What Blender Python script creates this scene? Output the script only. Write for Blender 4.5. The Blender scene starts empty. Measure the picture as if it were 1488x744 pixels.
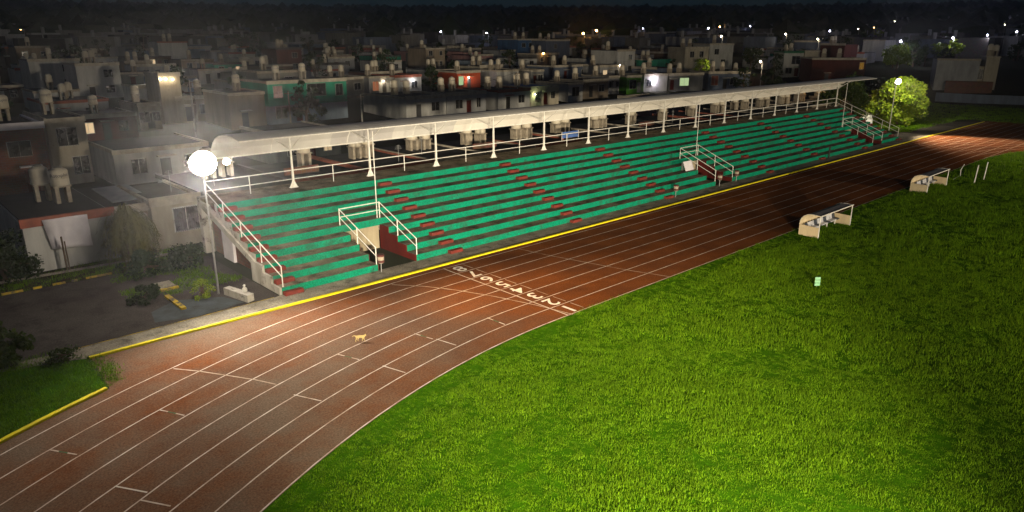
import bpy, bmesh, math, random
from mathutils import Vector, Matrix, noise
random.seed(7)
S = bpy.context.scene
C = S.collection
PI = math.pi
# ------------------------------------------------------------------ camera
CAM = Vector((-23.879, -21.562, 12.954)); YAW, PITCH, ROLL, F = 0.752, -0.301, 0.001, 1036.2
fwd = Vector((math.sin(YAW)*math.cos(PITCH), math.cos(YAW)*math.cos(PITCH), math.sin(PITCH)))
r0 = Vector((math.cos(YAW), -math.sin(YAW), 0)); u0 = r0.cross(fwd)
rgt = r0*math.cos(ROLL) + u0*math.sin(ROLL); upv = u0*math.cos(ROLL) - r0*math.sin(ROLL)
cd = bpy.data.cameras.new('camera'); cam = bpy.data.objects.new('camera', cd); C.objects.link(cam)
cd.sensor_width = 36; cd.lens = 36*F/1488; cd.clip_end = 12000; cd.clip_start = .2
M4 = Matrix((rgt, upv, -fwd)).transposed().to_4x4(); M4.translation = CAM
cam.matrix_world = M4; S.camera = cam
def ray(u, v): return ((u-744)/F)*rgt - ((v-372)/F)*upv + fwd
def on_axis(u, v, ax, val):
    d = ray(u, v); return CAM + d*((val-CAM[ax])/d[ax])
def sm(a, b, x):
    t = max(0., min(1., (x-a)/(b-a))); return t*t*(3-2*t)
def th(x, y):                                    # terrain height: flat ground that climbs gently into the town
    D = math.hypot(x-CAM.x, y-CAM.y)
    m = max(sm(130, 175, x), sm(38, 90, y))
    h = .035*max(0, D-90) + .008*max(0, D-900) - .043*max(0, D-1650)
    return max(h, 0)*m
def on_terrain(u, v, H):                         # where the sight line is H above the terrain
    d = ray(u, v); t = 30.
    for i in range(6000):
        p = CAM + d*t
        if p.z - th(p.x, p.y) <= H: return p
        t += .4 + t*.0004
    return None
# ------------------------------------------------------------------ materials
def N(nt, t, **k):
    n = nt.nodes.new(t)
    for a, b in k.items(): setattr(n, a, b)
    return n
def mat(name, col, rough=.85, col2=None, scale=3., amt=.35, bump=0., bscale=None, metal=0., detail=6., world=False, wear=None, spec=.3, streak=False):
    m = bpy.data.materials.new(name); m.use_nodes = True; nt = m.node_tree; b = nt.nodes['Principled BSDF']
    b.inputs['Roughness'].default_value = rough; b.inputs['Metallic'].default_value = metal
    b.inputs['Specular IOR Level'].default_value = spec if not world else (.15 if rough < .8 else .0)
    L = nt.links.new
    if world: src = N(nt, 'ShaderNodeNewGeometry').outputs['Position']
    else: src = N(nt, 'ShaderNodeTexCoord').outputs['Object']
    if streak:
        mp = N(nt, 'ShaderNodeMapping'); mp.inputs['Scale'].default_value = (1, 1, .25); L(src, mp.inputs[0]); src2 = mp.outputs[0]
    else: src2 = src
    nz = N(nt, 'ShaderNodeTexNoise'); nz.inputs['Scale'].default_value = scale; nz.inputs['Detail'].default_value = detail; nz.inputs['Roughness'].default_value = .6
    L(src2, nz.inputs['Vector'])
    cr = N(nt, 'ShaderNodeMapRange'); cr.inputs[1].default_value = .35; cr.inputs[2].default_value = .68; L(nz.outputs['Fac'], cr.inputs[0])
    mx = N(nt, 'ShaderNodeMix', data_type='RGBA')
    c2 = col2 or tuple(c*(1-amt) for c in col)
    mx.inputs[6].default_value = (*col, 1); mx.inputs[7].default_value = (*c2, 1); L(cr.outputs[0], mx.inputs[0])
    out = mx.outputs[2]
    if wear:                                      # worn or dirty patches with their own colour
        wc, wscale, lo, hi = wear[:4]
        n2 = N(nt, 'ShaderNodeTexNoise'); n2.inputs['Scale'].default_value = wscale; n2.inputs['Detail'].default_value = 9; n2.inputs['Roughness'].default_value = .72
        L(src, n2.inputs['Vector'])
        r2 = N(nt, 'ShaderNodeMapRange'); r2.inputs[1].default_value = lo; r2.inputs[2].default_value = hi; L(n2.outputs['Fac'], r2.inputs[0])
        if len(wear) > 4:                         # patches full on the bend, weak along the straight
            sx_ = N(nt, 'ShaderNodeSeparateXYZ'); L(src, sx_.inputs[0]); mr_ = N(nt, 'ShaderNodeMapRange'); mr_.inputs[1].default_value = 1; mr_.inputs[2].default_value = -12; mr_.inputs[3].default_value = .15; L(sx_.outputs[0], mr_.inputs[0])
            mm = N(nt, 'ShaderNodeMath'); mm.operation = 'MULTIPLY'; L(r2.outputs[0], mm.inputs[0]); L(mr_.outputs[0], mm.inputs[1]); r2 = mm
        m2 = N(nt, 'ShaderNodeMix', data_type='RGBA'); L(out, m2.inputs[6]); m2.inputs[7].default_value = (*wc, 1); L(r2.outputs[0], m2.inputs[0]); out = m2.outputs[2]
    if bump and world:                            # fine granular speckle
        n5 = N(nt, 'ShaderNodeTexNoise'); n5.inputs['Scale'].default_value = 14; n5.inputs['Detail'].default_value = 3; n5.inputs['Roughness'].default_value = .8; L(src, n5.inputs['Vector'])
        r5 = N(nt, 'ShaderNodeMapRange'); r5.inputs[1].default_value = .32; r5.inputs[2].default_value = .68; r5.inputs[3].default_value = .62; r5.inputs[4].default_value = 1.38; L(n5.outputs['Fac'], r5.inputs[0])
        h5 = N(nt, 'ShaderNodeHueSaturation'); L(out, h5.inputs['Color']); L(r5.outputs[0], h5.inputs['Value']); out = h5.outputs[0]
    L(out, b.inputs['Base Color'])
    if bump:
        bn = N(nt, 'ShaderNodeBump'); bn.inputs['Strength'].default_value = bump; bn.inputs['Distance'].default_value = .03
        n3 = N(nt, 'ShaderNodeTexNoise'); n3.inputs['Scale'].default_value = bscale or scale*6; n3.inputs['Detail'].default_value = 5; L(src, n3.inputs['Vector'])
        L(n3.outputs['Fac'], bn.inputs['Height']); L(bn.outputs[0], b.inputs['Normal'])
    return m
def emit(name, col, s):
    m = bpy.data.materials.new(name); m.use_nodes = True; nt = m.node_tree; nt.nodes.clear()
    e = N(nt, 'ShaderNodeEmission'); e.inputs[0].default_value = (*col, 1); e.inputs[1].default_value = s
    o = N(nt, 'ShaderNodeOutputMaterial'); nt.links.new(e.outputs[0], o.inputs[0]); return m
def leafmat(name, a, b_, tr=.25):
    m = bpy.data.materials.new(name); m.use_nodes = True; nt = m.node_tree; p = nt.nodes['Principled BSDF']; L = nt.links.new
    g = N(nt, 'ShaderNodeNewGeometry'); mx = N(nt, 'ShaderNodeMix', data_type='RGBA')
    mx.inputs[6].default_value = (*a, 1); mx.inputs[7].default_value = (*b_, 1); L(g.outputs['Random Per Island'], mx.inputs[0])
    oi = N(nt, 'ShaderNodeObjectInfo'); p.inputs['Specular IOR Level'].default_value = .05; hv = N(nt, 'ShaderNodeHueSaturation'); mr = N(nt, 'ShaderNodeMapRange'); mr.inputs[3].default_value = .65; mr.inputs[4].default_value = 1.35
    L(oi.outputs['Random'], mr.inputs[0]); L(mr.outputs[0], hv.inputs['Value']); L(mx.outputs[2], hv.inputs['Color'])
    L(hv.outputs[0], p.inputs['Base Color']); p.inputs['Roughness'].default_value = .6; p.inputs['Specular IOR Level'].default_value = .08
    t = N(nt, 'ShaderNodeBsdfTranslucent'); L(hv.outputs[0], t.inputs[0]); ms = N(nt, 'ShaderNodeMixShader'); ms.inputs[0].default_value = tr
    L(p.outputs[0], ms.inputs[1]); L(t.outputs[0], ms.inputs[2]); L(ms.outputs[0], nt.nodes['Material Output'].inputs[0]); return m
def brickmat(name, c1, c2, mortar, sc=1.):
    m = bpy.data.materials.new(name); m.use_nodes = True; nt = m.node_tree; p = nt.nodes['Principled BSDF']; L = nt.links.new
    tc = N(nt, 'ShaderNodeTexCoord'); sx = N(nt, 'ShaderNodeSeparateXYZ'); L(tc.outputs['Object'], sx.inputs[0])
    ad = N(nt, 'ShaderNodeMath'); ad.operation = 'ADD'; L(sx.outputs[0], ad.inputs[0]); L(sx.outputs[1], ad.inputs[1])
    cx = N(nt, 'ShaderNodeCombineXYZ'); L(ad.outputs[0], cx.inputs[0]); L(sx.outputs[2], cx.inputs[1])
    br = N(nt, 'ShaderNodeTexBrick'); br.inputs['Color1'].default_value = (*c1, 1); br.inputs['Color2'].default_value = (*c2, 1); br.inputs['Mortar'].default_value = (*mortar, 1)
    br.inputs['Scale'].default_value = sc; br.inputs['Brick Width'].default_value = .4; br.inputs['Row Height'].default_value = .2; br.inputs['Mortar Size'].default_value = .015
    L(cx.outputs[0], br.inputs[0])
    nz = N(nt, 'ShaderNodeTexNoise'); nz.inputs['Scale'].default_value = 1.4; nz.inputs['Detail'].default_value = 8; L(tc.outputs['Object'], nz.inputs[0])
    mx = N(nt, 'ShaderNodeMix', data_type='RGBA', blend_type='MULTIPLY'); mx.inputs[0].default_value = .7; L(br.outputs[0], mx.inputs[6]); L(nz.outputs['Color'], mx.inputs[7])
    L(mx.outputs[2], p.inputs['Base Color']); p.inputs['Roughness'].default_value = .95; return m
M = {}
M['track'] = mat('track_rubber', (.165, .050, .012), .9, (.090, .028, .009), .35, bump=.35, bscale=60, world=True, wear=((.14, .100, .070), .16, .30, .60, 1))
M['white_line'] = mat('lane_paint', (.62, .55, .48), .8, (.34, .24, .18), 1.6, world=True)
M['faded_line'] = mat('faded_paint', (.50, .42, .34), .8, (.20, .12, .07), 1.2, world=True)
M['digit'] = mat('digit_paint', (.80, .77, .70), .8, (.6, .5, .42), 3, world=True)
M['green_dash'] = mat('green_dash', (.05, .16, .08), .8, (.10, .07, .04), 3, world=True)
M['yellow'] = mat('yellow_kerb_paint', (.70, .60, .01), .7, (.5, .42, .015), 1.2, world=True, wear=((.22, .2, .1), 1.6, .60, .75))
M['yellow_old'] = mat('old_yellow_paint', (.55, .40, .03), .8, (.28, .2, .05), 1.6, world=True, wear=((.1, .09, .07), 2.5, .48, .62))
M['concrete'] = mat('concrete', (.30, .27, .21), .95, (.17, .15, .12), .8, world=True, wear=((.055, .05, .042), 1.1, .50, .72), bump=.4, bscale=14)
M['asphalt'] = mat('asphalt', (.050, .043, .040), .95, (.085, .075, .068), .22, world=True, bump=.4, bscale=40, wear=((.03, .027, .025), .6, .5, .7))
M['blue_patch'] = mat('blue_patch', (.075, .088, .095), .8, (.05, .052, .052), 1.2, world=True)
M['soil'] = mat('soil', (.035, .040, .016), 1., (.05, .036, .02), .5, world=True)
M['lawn_base'] = mat('lawn_base', (.034, .105, .002), 1., (.024, .070, .002), 1.5, world=True, bump=.8, bscale=14)
M['far_ground'] = mat('far_ground', (.030, .036, .022), 1., (.05, .046, .036), .02, world=True)
M['green'] = mat('green_seat_paint', (.005, .225, .125), .8, (.006, .165, .09), .9, world=True, wear=((.03, .085, .055), 1.1, .50, .72), bump=.2, bscale=20)
M['tread'] = mat('worn_tread_concrete', (.24, .20, .145), .95, (.12, .10, .075), .7, world=True, wear=((.035, .035, .024), .8, .46, .68), bump=.4, bscale=12)
M['red'] = mat('red_step_paint', (.19, .032, .022), .75, (.11, .022, .016), 2.5, world=True, wear=((.08, .03, .02), 4, .5, .75))
M['maroon'] = mat('maroon_wall_paint', (.09, .015, .012), .8, (.06, .012, .010), 1.5, world=True, streak=True)
M['beige'] = mat('beige_wall', (.42, .36, .24), .9, (.24, .2, .13), 1.2, world=True, streak=True)
M['oldwhite'] = mat('stained_white_concrete', (.48, .45, .40), .9, (.28, .26, .22), 1.1, world=True, streak=True, wear=((.05, .045, .04), 1.3, .53, .66))
M['rail'] = mat('white_rail_paint', (.78, .76, .70), .5, (.6, .57, .5), 5, world=True)
M['canopy_a'] = mat('canopy_sheet', (.74, .70, .62), .6, (.66, .62, .54), .5, world=True, streak=False)
M['canopy_b'] = mat('canopy_sheet_dusty', (.50, .48, .46), .6, (.42, .40, .38), .5, world=True)
M['canopy_c'] = mat('canopy_sheet_pale', (.60, .58, .54), .6, (.5, .48, .44), .5, world=True)
M['dug'] = mat('dugout_panel', (.66, .54, .34), .7, (.50, .40, .26), 1.5, streak=True, wear=((.25, .22, .12), 2.5, .6, .75))
M['dug_top'] = mat('dugout_roof_sheet', (.14, .135, .15), .8, (.09, .09, .1), 1.5)
M['seat_w'] = mat('pale_seat_plastic', (.62, .62, .66), .4); M['seat_d'] = mat('dark_seat_plastic', (.05, .06, .08), .5)
M['metal'] = mat('galvanised_metal', (.36, .36, .35), .45, metal=.6); M['darkmetal'] = mat('dark_metal', (.05, .05, .05), .6)
M['bark'] = mat('bark', (.12, .08, .05), .95, bump=.6)
M['leaf_lit'] = leafmat('lamplit_leaves', (.10, .17, .012), (.20, .25, .02))  # lamplight on these trees is put into a brighter leaf colour
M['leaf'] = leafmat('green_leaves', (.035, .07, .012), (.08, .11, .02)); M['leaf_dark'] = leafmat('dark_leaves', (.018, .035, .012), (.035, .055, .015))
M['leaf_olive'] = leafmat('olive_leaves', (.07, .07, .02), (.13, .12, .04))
M['grass'] = leafmat('grass_blades', (.042, .135, .002), (.130, .24, .004), .35)
M['tank'] = mat('tank_plastic', (.60, .54, .42), .5, (.46, .40, .30), 2.5, streak=True); M['tank2'] = mat('tank_old', (.42, .36, .26), .6, (.28, .24, .18), 2.5, streak=True)
M['tank_lid'] = mat('tank_lid', (.28, .26, .22), .6); M['block'] = mat('cement_block', (.40, .34, .25), .95, (.22, .19, .15), 3)
M['glass'] = mat('dark_window', (.015, .017, .02), .25, spec=.5); M['glass_warm'] = emit('lit_window_warm', (1, .72, .4), .7); M['glass_cool'] = emit('lit_window_cool', (.8, .9, 1), .9)
M['iron'] = mat('iron_bars', (.03, .028, .025), .6); M['frame'] = mat('pale_frame', (.5, .48, .44), .6)
M['roof'] = mat('flat_roof', (.045, .042, .040), .95, (.022, .021, .02), .6); M['roof2'] = mat('grey_roof', (.09, .085, .08), .95, (.045, .042, .04), .6); M['roof_red'] = mat('red_roof', (.14, .04, .03), .9)
M['coping'] = mat('cream_coping', (.5, .45, .35), .9, (.3, .26, .2), 1.5); M['coping_red'] = mat('terracotta_coping', (.34, .10, .06), .9, (.2, .07, .05), 2)
M['blue_tarp'] = mat('blue_tarp', (.08, .16, .42), .6); M['cloth'] = mat('white_cloth', (.72, .68, .70), .9, (.6, .56, .58), 1.5)
M['ink'] = mat('dark_ink', (.03, .04, .10), .6)
M['brick'] = brickmat('clay_brick', (.24, .09, .05), (.17, .07, .045), (.16, .14, .12)); M['greybrick'] = brickmat('grey_block', (.20, .18, .15), (.15, .14, .12), (.10, .095, .085))
M['car'] = mat('white_car_paint', (.7, .7, .72), .3); M['tyre'] = mat('tyre', (.02, .02, .02), .9)
M['fur'] = mat('yellow_fur', (.42, .32, .13), .95, (.33, .24, .09), 12, bump=.5); M['bag'] = mat('white_plastic', (.7, .68, .62), .5)
M['palegreen'] = mat('pale_green_plastic', (.22, .50, .27), .6, (.3, .55, .32), 6)
M['banded'] = mat('red_bin', (.11, .03, .025), .7); M['tin'] = mat('tin_sheet', (.42, .42, .40), .5, (.28, .29, .3), 1.5, metal=.3)
WALLS = {n: mat('wall_'+n.replace(' ', '_'), tuple(x*.88 for x in c), .92, tuple(x*.56 for x in c), 1., wear=(tuple(x*.3+.01 for x in c), .9, .62, .78), streak=True) for n, c in {
    'white': (.55, .54, .50), 'cream': (.52, .46, .34), 'grey': (.26, .26, .25), 'pale grey': (.38, .38, .37), 'weathered grey': (.20, .19, .165), 'tan': (.30, .24, .17),
    'blue': (.05, .13, .27), 'pale blue': (.22, .28, .34), 'teal': (.03, .32, .20), 'lime green': (.10, .36, .02), 'orange': (.62, .10, .03), 'brick red': (.11, .03, .02),
    'pink': (.45, .24, .22), 'slate blue': (.12, .15, .21), 'brown': (.14, .09, .06)}.items()}
# ------------------------------------------------------------------ mesh helpers
LOC = {}
class MB:
    def __init__(s): s.v = []; s.f = []; s.m = []
    def add(s, vs, fs, mi=0):
        k = len(s.v); s.v += [tuple(v) for v in vs]; s.f += [tuple(i+k for i in f) for f in fs]; s.m += [mi]*len(fs); return s
    def box(s, x0, x1, y0, y1, z0, z1, mi=0, mats=None):
        v = [(x, y, z) for z in (z0, z1) for y in (y0, y1) for x in (x0, x1)]
        f = [(0, 2, 3, 1), (4, 5, 7, 6), (0, 1, 5, 4), (2, 6, 7, 3), (0, 4, 6, 2), (1, 3, 7, 5)]
        k = len(s.f); s.add(v, f, mi)
        if mats:                                  # bottom, top, -y, +y, -x, +x
            for i, q in enumerate(mats): s.m[k+i] = q
        return s
    def tube(s, p, q, r, n=8, r2=None, mi=0, cap=True):
        p = Vector(p); q = Vector(q); d = (q-p).normalized(); a = d.orthogonal().normalized(); b = d.cross(a); r2 = r if r2 is None else r2
        v = [p+(a*math.cos(t)+b*math.sin(t))*r for t in [2*PI*i/n for i in range(n)]] + [q+(a*math.cos(t)+b*math.sin(t))*r2 for t in [2*PI*i/n for i in range(n)]]
        f = [(i, (i+1) % n, n+(i+1) % n, n+i) for i in range(n)]
        if cap: f += [tuple(reversed(range(n))), tuple(range(n, 2*n))]
        return s.add(v, f, mi)
    def path(s, pts, r, n=8):
        for a, b in zip(pts, pts[1:]): s.tube(a, b, r, n)
        return s
    def lathe(s, c, prof, n=20, mi=0):
        c = Vector(c); v = []
        for (r, z) in prof:
            for i in range(n): v.append(c+Vector((r*math.cos(2*PI*i/n), r*math.sin(2*PI*i/n), z)))
        f = []
        for k in range(len(prof)-1):
            for i in range(n): f.append((k*n+i, k*n+(i+1) % n, (k+1)*n+(i+1) % n, (k+1)*n+i))
        f += [tuple(reversed(range(n))), tuple(range((len(prof)-1)*n, len(prof)*n))]
        return s.add(v, f, mi)
    def prism(s, pts, axis, a, b, mi=0):          # polygon of (p,q) extruded along axis
        def P(p, q, t): return {0: (t, p, q), 1: (p, t, q), 2: (p, q, t)}[axis]
        n = len(pts); v = [P(*p, a) for p in pts]+[P(*p, b) for p in pts]
        f = [tuple(range(n)), tuple(reversed(range(n, 2*n)))]+[(i, n+i, n+(i+1) % n, (i+1) % n) for i in range(n)]
        return s.add(v, f, mi)
    def build(s, name, mt, parent=None, smooth=False, fix=True):
        o = Vector(LOC.get(parent.name, (0, 0, 0))) if parent else Vector((0, 0, 0))
        me = bpy.data.meshes.new(name); me.from_pydata([Vector(v)-o for v in s.v], [], s.f)
        for m_ in (mt if isinstance(mt, (list, tuple)) else [mt]): me.materials.append(m_)
        for i, p in enumerate(me.polygons):
            p.material_index = s.m[i]; p.use_smooth = smooth
        if fix:
            bm = bmesh.new(); bm.from_mesh(me); bmesh.ops.recalc_face_normals(bm, faces=bm.faces); bm.to_mesh(me); bm.free()
        ob = bpy.data.objects.new(name, me); C.objects.link(ob)
        if parent: ob.parent = parent; LOC[ob.name] = tuple(o)
        return ob
def root(name, label, cat, loc, group=None, kind=None):
    o = bpy.data.objects.new(name, None); C.objects.link(o); o.location = loc; o.empty_display_size = .3; LOC[o.name] = tuple(loc)
    o['label'] = label; o['category'] = cat
    if group: o['group'] = group
    return o
def tag(o, label, cat, group=None, kind=None):
    o['label'] = label; o['category'] = cat
    if group: o['group'] = group
    if kind: o['kind'] = kind
    return o
def struct(o, label=None, cat=None):
    o['kind'] = 'structure'
    if label: o['label'] = label
    if cat: o['category'] = cat
    return o
def copy_tree(o, loc=None, parent=None):
    c = o.copy(); C.objects.link(c)
    if parent: c.parent = parent
    if loc is not None: c.location = loc
    for ch in o.children: copy_tree(ch, None, c)
    return c
def text_mesh(s, size):
    cu = bpy.data.curves.new('t', 'FONT'); cu.body = s; cu.size = size; cu.align_x = 'CENTER'; cu.align_y = 'CENTER'; cu.resolution_u = 4; cu.offset = .012 if len(s) == 1 else 0
    ob = bpy.data.objects.new('t', cu); C.objects.link(ob); dg = bpy.context.evaluated_depsgraph_get(); me = bpy.data.meshes.new_from_object(ob.evaluated_get(dg))
    bpy.data.objects.remove(ob); vs = [v.co.copy() for v in me.vertices]; fs = [tuple(p.vertices) for p in me.polygons]; return vs, fs
def sheet(name, rings, mt, z): pass
ORD = ['first', 'second', 'third', 'fourth', 'fifth', 'sixth', 'seventh', 'eighth', 'ninth', 'tenth', 'eleventh', 'twelfth', 'thirteenth', 'fourteenth', 'fifteenth', 'sixteenth', 'seventeenth', 'eighteenth', 'nineteenth', 'twentieth']
TENS = {2: 'twenty', 3: 'thirty', 4: 'forty', 5: 'fifty'}
def ordn(n):                                      # 1-based
    if n <= 20: return ORD[n-1]
    t, r = divmod(n, 10)
    return (TENS[t]+'-'+ORD[r-1]) if r else TENS[t][:-1]+'ieth'
# ------------------------------------------------------------------ ground and sheets
def polysheet(name, pts, z, mt, parent=None):
    me = MB(); me.add([(x, y, z) for x, y in pts], [tuple(range(len(pts)))]); o = me.build(name, mt, parent, fix=False)
    bm = bmesh.new(); bm.from_mesh(o.data); bmesh.ops.triangulate(bm, faces=bm.faces); bmesh.ops.recalc_face_normals(bm, faces=bm.faces)
    if sum(f.normal.z for f in bm.faces) < 0: bmesh.ops.reverse_faces(bm, faces=bm.faces)
    bm.to_mesh(o.data); bm.free(); return o
def axisvals():
    a = []; x = -4000.
    vals = [-4000, -3000, -2200, -1600, -1200, -900, -700, -500, -380, -280, -200, -140, -100, -70, -50, -30, -10, 10, 30, 38]
    v = 38.
    while v < 400: v += 12; vals.append(v)
    while v < 1800: v += 50; vals.append(v)
    while v < 4500: v += 300; vals.append(v)
    return vals
g = MB(); ax = axisvals(); n = len(ax)
g.v = [(x, y, th(x, y)-.02) for y in ax for x in ax]; g.f = [(j*n+i, j*n+i+1, (j+1)*n+i+1, (j+1)*n+i) for j in range(n-1) for i in range(n-1)]; g.m = [0]*len(g.f)
struct(g.build('ground', M['far_ground'], fix=False, smooth=True), 'dark ground that climbs gently through the town to the hills')
R0 = 36.03; CX0, CX1, CY = -.58, 66., -36.03; LW = 1.22
def arcpts(cx, r, a0, a1, n): return [(cx+r*math.cos(math.radians(a0+(a1-a0)*i/n)), CY+r*math.sin(math.radians(a0+(a1-a0)*i/n))) for i in range(n+1)]
def ringline(r_in, r_out, z, mb, x1=107., a_end=200, far=True):
    """strip that follows the bend at the left, the straight, and runs on down the chute"""
    yi, yo = CY+r_in, CY+r_out
    pi = arcpts(CX0, r_in, a_end, 90, 60)+[(x1, yi)]; po = arcpts(CX0, r_out, a_end, 90, 60)+[(x1, yo)]
    k = len(pi); mb.add([(x, y, z) for x, y in pi+po], [(i, i+1, k+i+1, k+i) for i in range(k-1)])
def farline(r_in, r_out, z, mb):
    pi = arcpts(CX1, r_in, 90, -20, 40); po = arcpts(CX1, r_out, 90, -20, 40); k = len(pi)
    mb.add([(x, y, z) for x, y in pi+po], [(i, i+1, k+i+1, k+i) for i in range(k-1)])
# track: one sheet (outer edge of bend, apron towards the stand, chute)
tk = MB(); RK = 46.43
outer = arcpts(CX0, RK, 200, 112.5, 40)          # up to the lawn corner at (-18.3, 6.9)
pi_ = arcpts(CX0, R0-.05, 200, 90, 60)
pts = outer + [(-18.15, 10.4), (108.5, 10.4), (111.5, 5.5), (112, -8)] + list(reversed(arcpts(CX1, RK, 60, -20, 20)))[::-1][1:] + arcpts(CX1, R0-.05, -20, 90, 40) + list(reversed(pi_))
track = struct(polysheet('track', pts, .006, M['track']), 'reddish brown eight-lane running track with white lane lines')
lines = MB()
for k in range(9):
    r = R0+LW*k; ringline(r-.026, r+.026, .011, lines)
for k in range(0, 9, 1):
    r = R0+LW*k; farline(r-.028, r+.028, .0115, lines)
lines.build('lane_lines', M['white_line'], track, fix=False)
def stroke(mb, pts, w, z=.015):
    for (a, b) in zip(pts, pts[1:]):
        d = Vector((b[0]-a[0], b[1]-a[1])).normalized(); nn = Vector((-d.y, d.x))*w/2
        mb.add([(a[0]+nn.x, a[1]+nn.y, z), (a[0]-nn.x, a[1]-nn.y, z), (b[0]-nn.x, b[1]-nn.y, z), (b[0]+nn.x, b[1]+nn.y, z)], [(0, 1, 2, 3)])
fl = MB(); stroke(fl, [(0, 0), (0, 9.8)], .07); fl.build('finish_line', M['white_line'], track, fix=False)
fl = MB()
for k in range(8): stroke(fl, [(1.32, k*LW+.16), (1.32, k*LW+LW-.16)], .05)
fl.build('number_box_line', M['faded_line'], track, fix=False)
fl = MB(); stroke(fl, [(.25, -.1), (-.18, 2), (-.9, 4.4), (-1.75, 6.5), (-2.6, 8.05), (-3.75, 9.5)], .06, .0135); fl.build('curved_start_line', M['faded_line'], track, fix=False)
fl = MB(); stroke(fl, [(-15.97, 6.98), (-15.3, 6.05), (-14.5, 4.7), (-13.95, 3.75), (-13.53, 2.84)], .06, .0135); fl.build('short_curved_line', M['faded_line'], track, fix=False)
fl = MB(); stroke(fl, [(8.41, .0), (7.6, 2.4), (6.9, 5.2), (6.3, 7.7), (5.98, 9.7)], .05, .0135); fl.build('relay_line', M['faded_line'], track, fix=False)
for a, b, gr in [((-21, 3.58), (-20.42, 2.66), 1), ((-17.5, 3.86), (-16.99, 2.85), 1), ((-13.43, 1.61), (-12.91, .48), 0), ((-10.41, 3.68), (-10.01, 2.58), 1), ((-9.62, 1.42), (-9.3, .27), 0), ((-6.74, 3.24), (-6.49, 2.18), 1), ((-6.38, 2.07), (-6.15, .95), 0), ((-3.07, 2.41), (-3.02, 1.21), 1), ((-20.01, -.03), (-19.41, -1), 0), ((-19.68, -1.24), (-19.13, -2.14), 0)]:
    a = Vector(a); b = Vector(b); fl = MB(); stroke(fl, [a, a.lerp(b, .34 if gr else 1)], .055, .0145)
    if gr: stroke(fl, [a.lerp(b, .66), b], .055, .0145)
    o = fl.build('stagger_mark', M['white_line'], track, fix=False)
    if gr:
        f2 = MB(); stroke(f2, [a.lerp(b, .34), a.lerp(b, .66)], .055, .0145); f2.build('green_middle', M['green_dash'], o, fix=False)
for k in range(8):
    vs, fs = text_mesh(str(k+1), 1.12); b = MB(); cx, cy = .68, k*LW+.61
    b.add([(cx-v.x*1.25, cy-v.y*1.12, .0165) for v in vs], fs); o = b.build('lane_number', M['digit'], track, fix=False)
    o['label'] = 'white painted lane number %d' % (k+1)
# thicken digits a little with a bevel-free offset copy is not needed: the font is bold enough once widened
lf = arcpts(CX0, R0-.05, 200, 90, 60)+[(CX1, CY+R0-.05)]+arcpts(CX1, R0-.05, 90, -20, 40)[1:]+[(40, -90)]
struct(polysheet('infield_lawn', lf, .002, M['lawn_base']), 'bright green infield lawn inside the running track')
lp = arcpts(CX0, RK+.12, 200, 112.5, 40)+[(-18.35, 10.6), (-19.4, 11.6), (-24, 12.6), (-60, 12.6), (-70, -30)]
struct(polysheet('corner_lawn', lp, .003, M['lawn_base']), 'dark grass corner outside the bend')
kb = MB()                                        # yellow kerbs (real little kerb)
def kerb(mb, pts, w, h):
    for a, b in zip(pts, pts[1:]):
        a = Vector(a); b = Vector(b); d = (b-a).normalized(); nn = Vector((-d.y, d.x))*w/2
        v = [(p.x+s*nn.x, p.y+s*nn.y, z) for z in (0, h) for p in (a, b) for s in (-1, 1)]
        mb.add(v, [(0, 1, 5, 4), (2, 6, 7, 3), (4, 5, 7, 6), (0, 4, 6, 2), (1, 3, 7, 5)])
kerb(kb, [(-18.2, 10.35), (20, 10.25), (70, 10.3), (107, 10.35)], .17, .09); struct(kb.build('yellow_kerb', M['yellow']), 'bright yellow kerb line between the track and the grandstand path')
kb = MB(); kerb(kb, arcpts(CX0, RK+.08, 165, 112.6, 30), .18, .09); struct(kb.build('yellow_kerb', M['yellow']), 'yellow kerb curving round the corner lawn')
struct(polysheet('path', [(-18.3, 10.42), (79, 10.42), (84, 10.42), (84, 14.5), (77.5, 14.2), (76.6, 12.1), (-8.9, 12.1), (-9.2, 11.95), (-18.6, 11.75), (-22, 12.2), (-22.5, 11.7), (-19, 10.75)], .012, M['concrete']), 'strip of worn concrete between yellow kerb and grandstand')
pe = MB(); stroke(pe, [(-18.3, 11.82), (-9.3, 11.98)], .06, .0145); struct(pe.build('path_edge_line', M['yellow_old'], fix=False), 'thin old yellow line on the edge of the concrete path')
struct(polysheet('car_park', [(-60, 12), (-22, 12.15), (-18.6, 11.78), (-9, 11.97), (-9, 21.6), (-14, 21.62), (-19, 21.8), (-60, 23)], .004, M['asphalt']), 'dark asphalt yard left of the grandstand')
struct(polysheet('chute_apron', [(84, 10.42), (107.2, 10.42), (104, 13.4), (96, 14.6), (84, 14.5)], .008, M['asphalt']), 'grey asphalt apron beside the end of the straight')
struct(polysheet('verge', [(-60, 23), (-19, 21.85), (-14, 21.66), (-9, 21.64), (-9, 24.9), (-60, 24.9)], .010, M['soil']), 'weedy verge in front of the houses at the left')
struct(polysheet('blue_paint_patch', [(-14.6, 14.1), (-13.2, 15.0), (-11.2, 13.9), (-10.7, 12.35), (-13.2, 12.05), (-14.9, 12.6)], .009, M['blue_patch']), 'faded pale blue patch on the asphalt yard')
ks = MB()
for x0, x1 in ((-19.5, -18.55), (-18.1, -17.7), (-17.2, -16.6), (-16.3, -16.0), (-15.6, -14.3), (-22.5, -20.6)): kerb(ks, [(x0, 21.78+(-14-x0)*.02), (x1, 21.78+(-14-x1)*.02)], .12, .1)
struct(ks.build('dashed_kerb', M['yellow_old']), 'broken old yellow kerb dashes along the verge')
ks = MB(); kerb(ks, [(-24, 24.6), (-19.2, 24.1), (-13, 23.6), (-10, 23.4)], .14, .12); struct(ks.build('pale_kerb', M['concrete']), 'pale concrete kerb in front of the houses')
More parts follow.
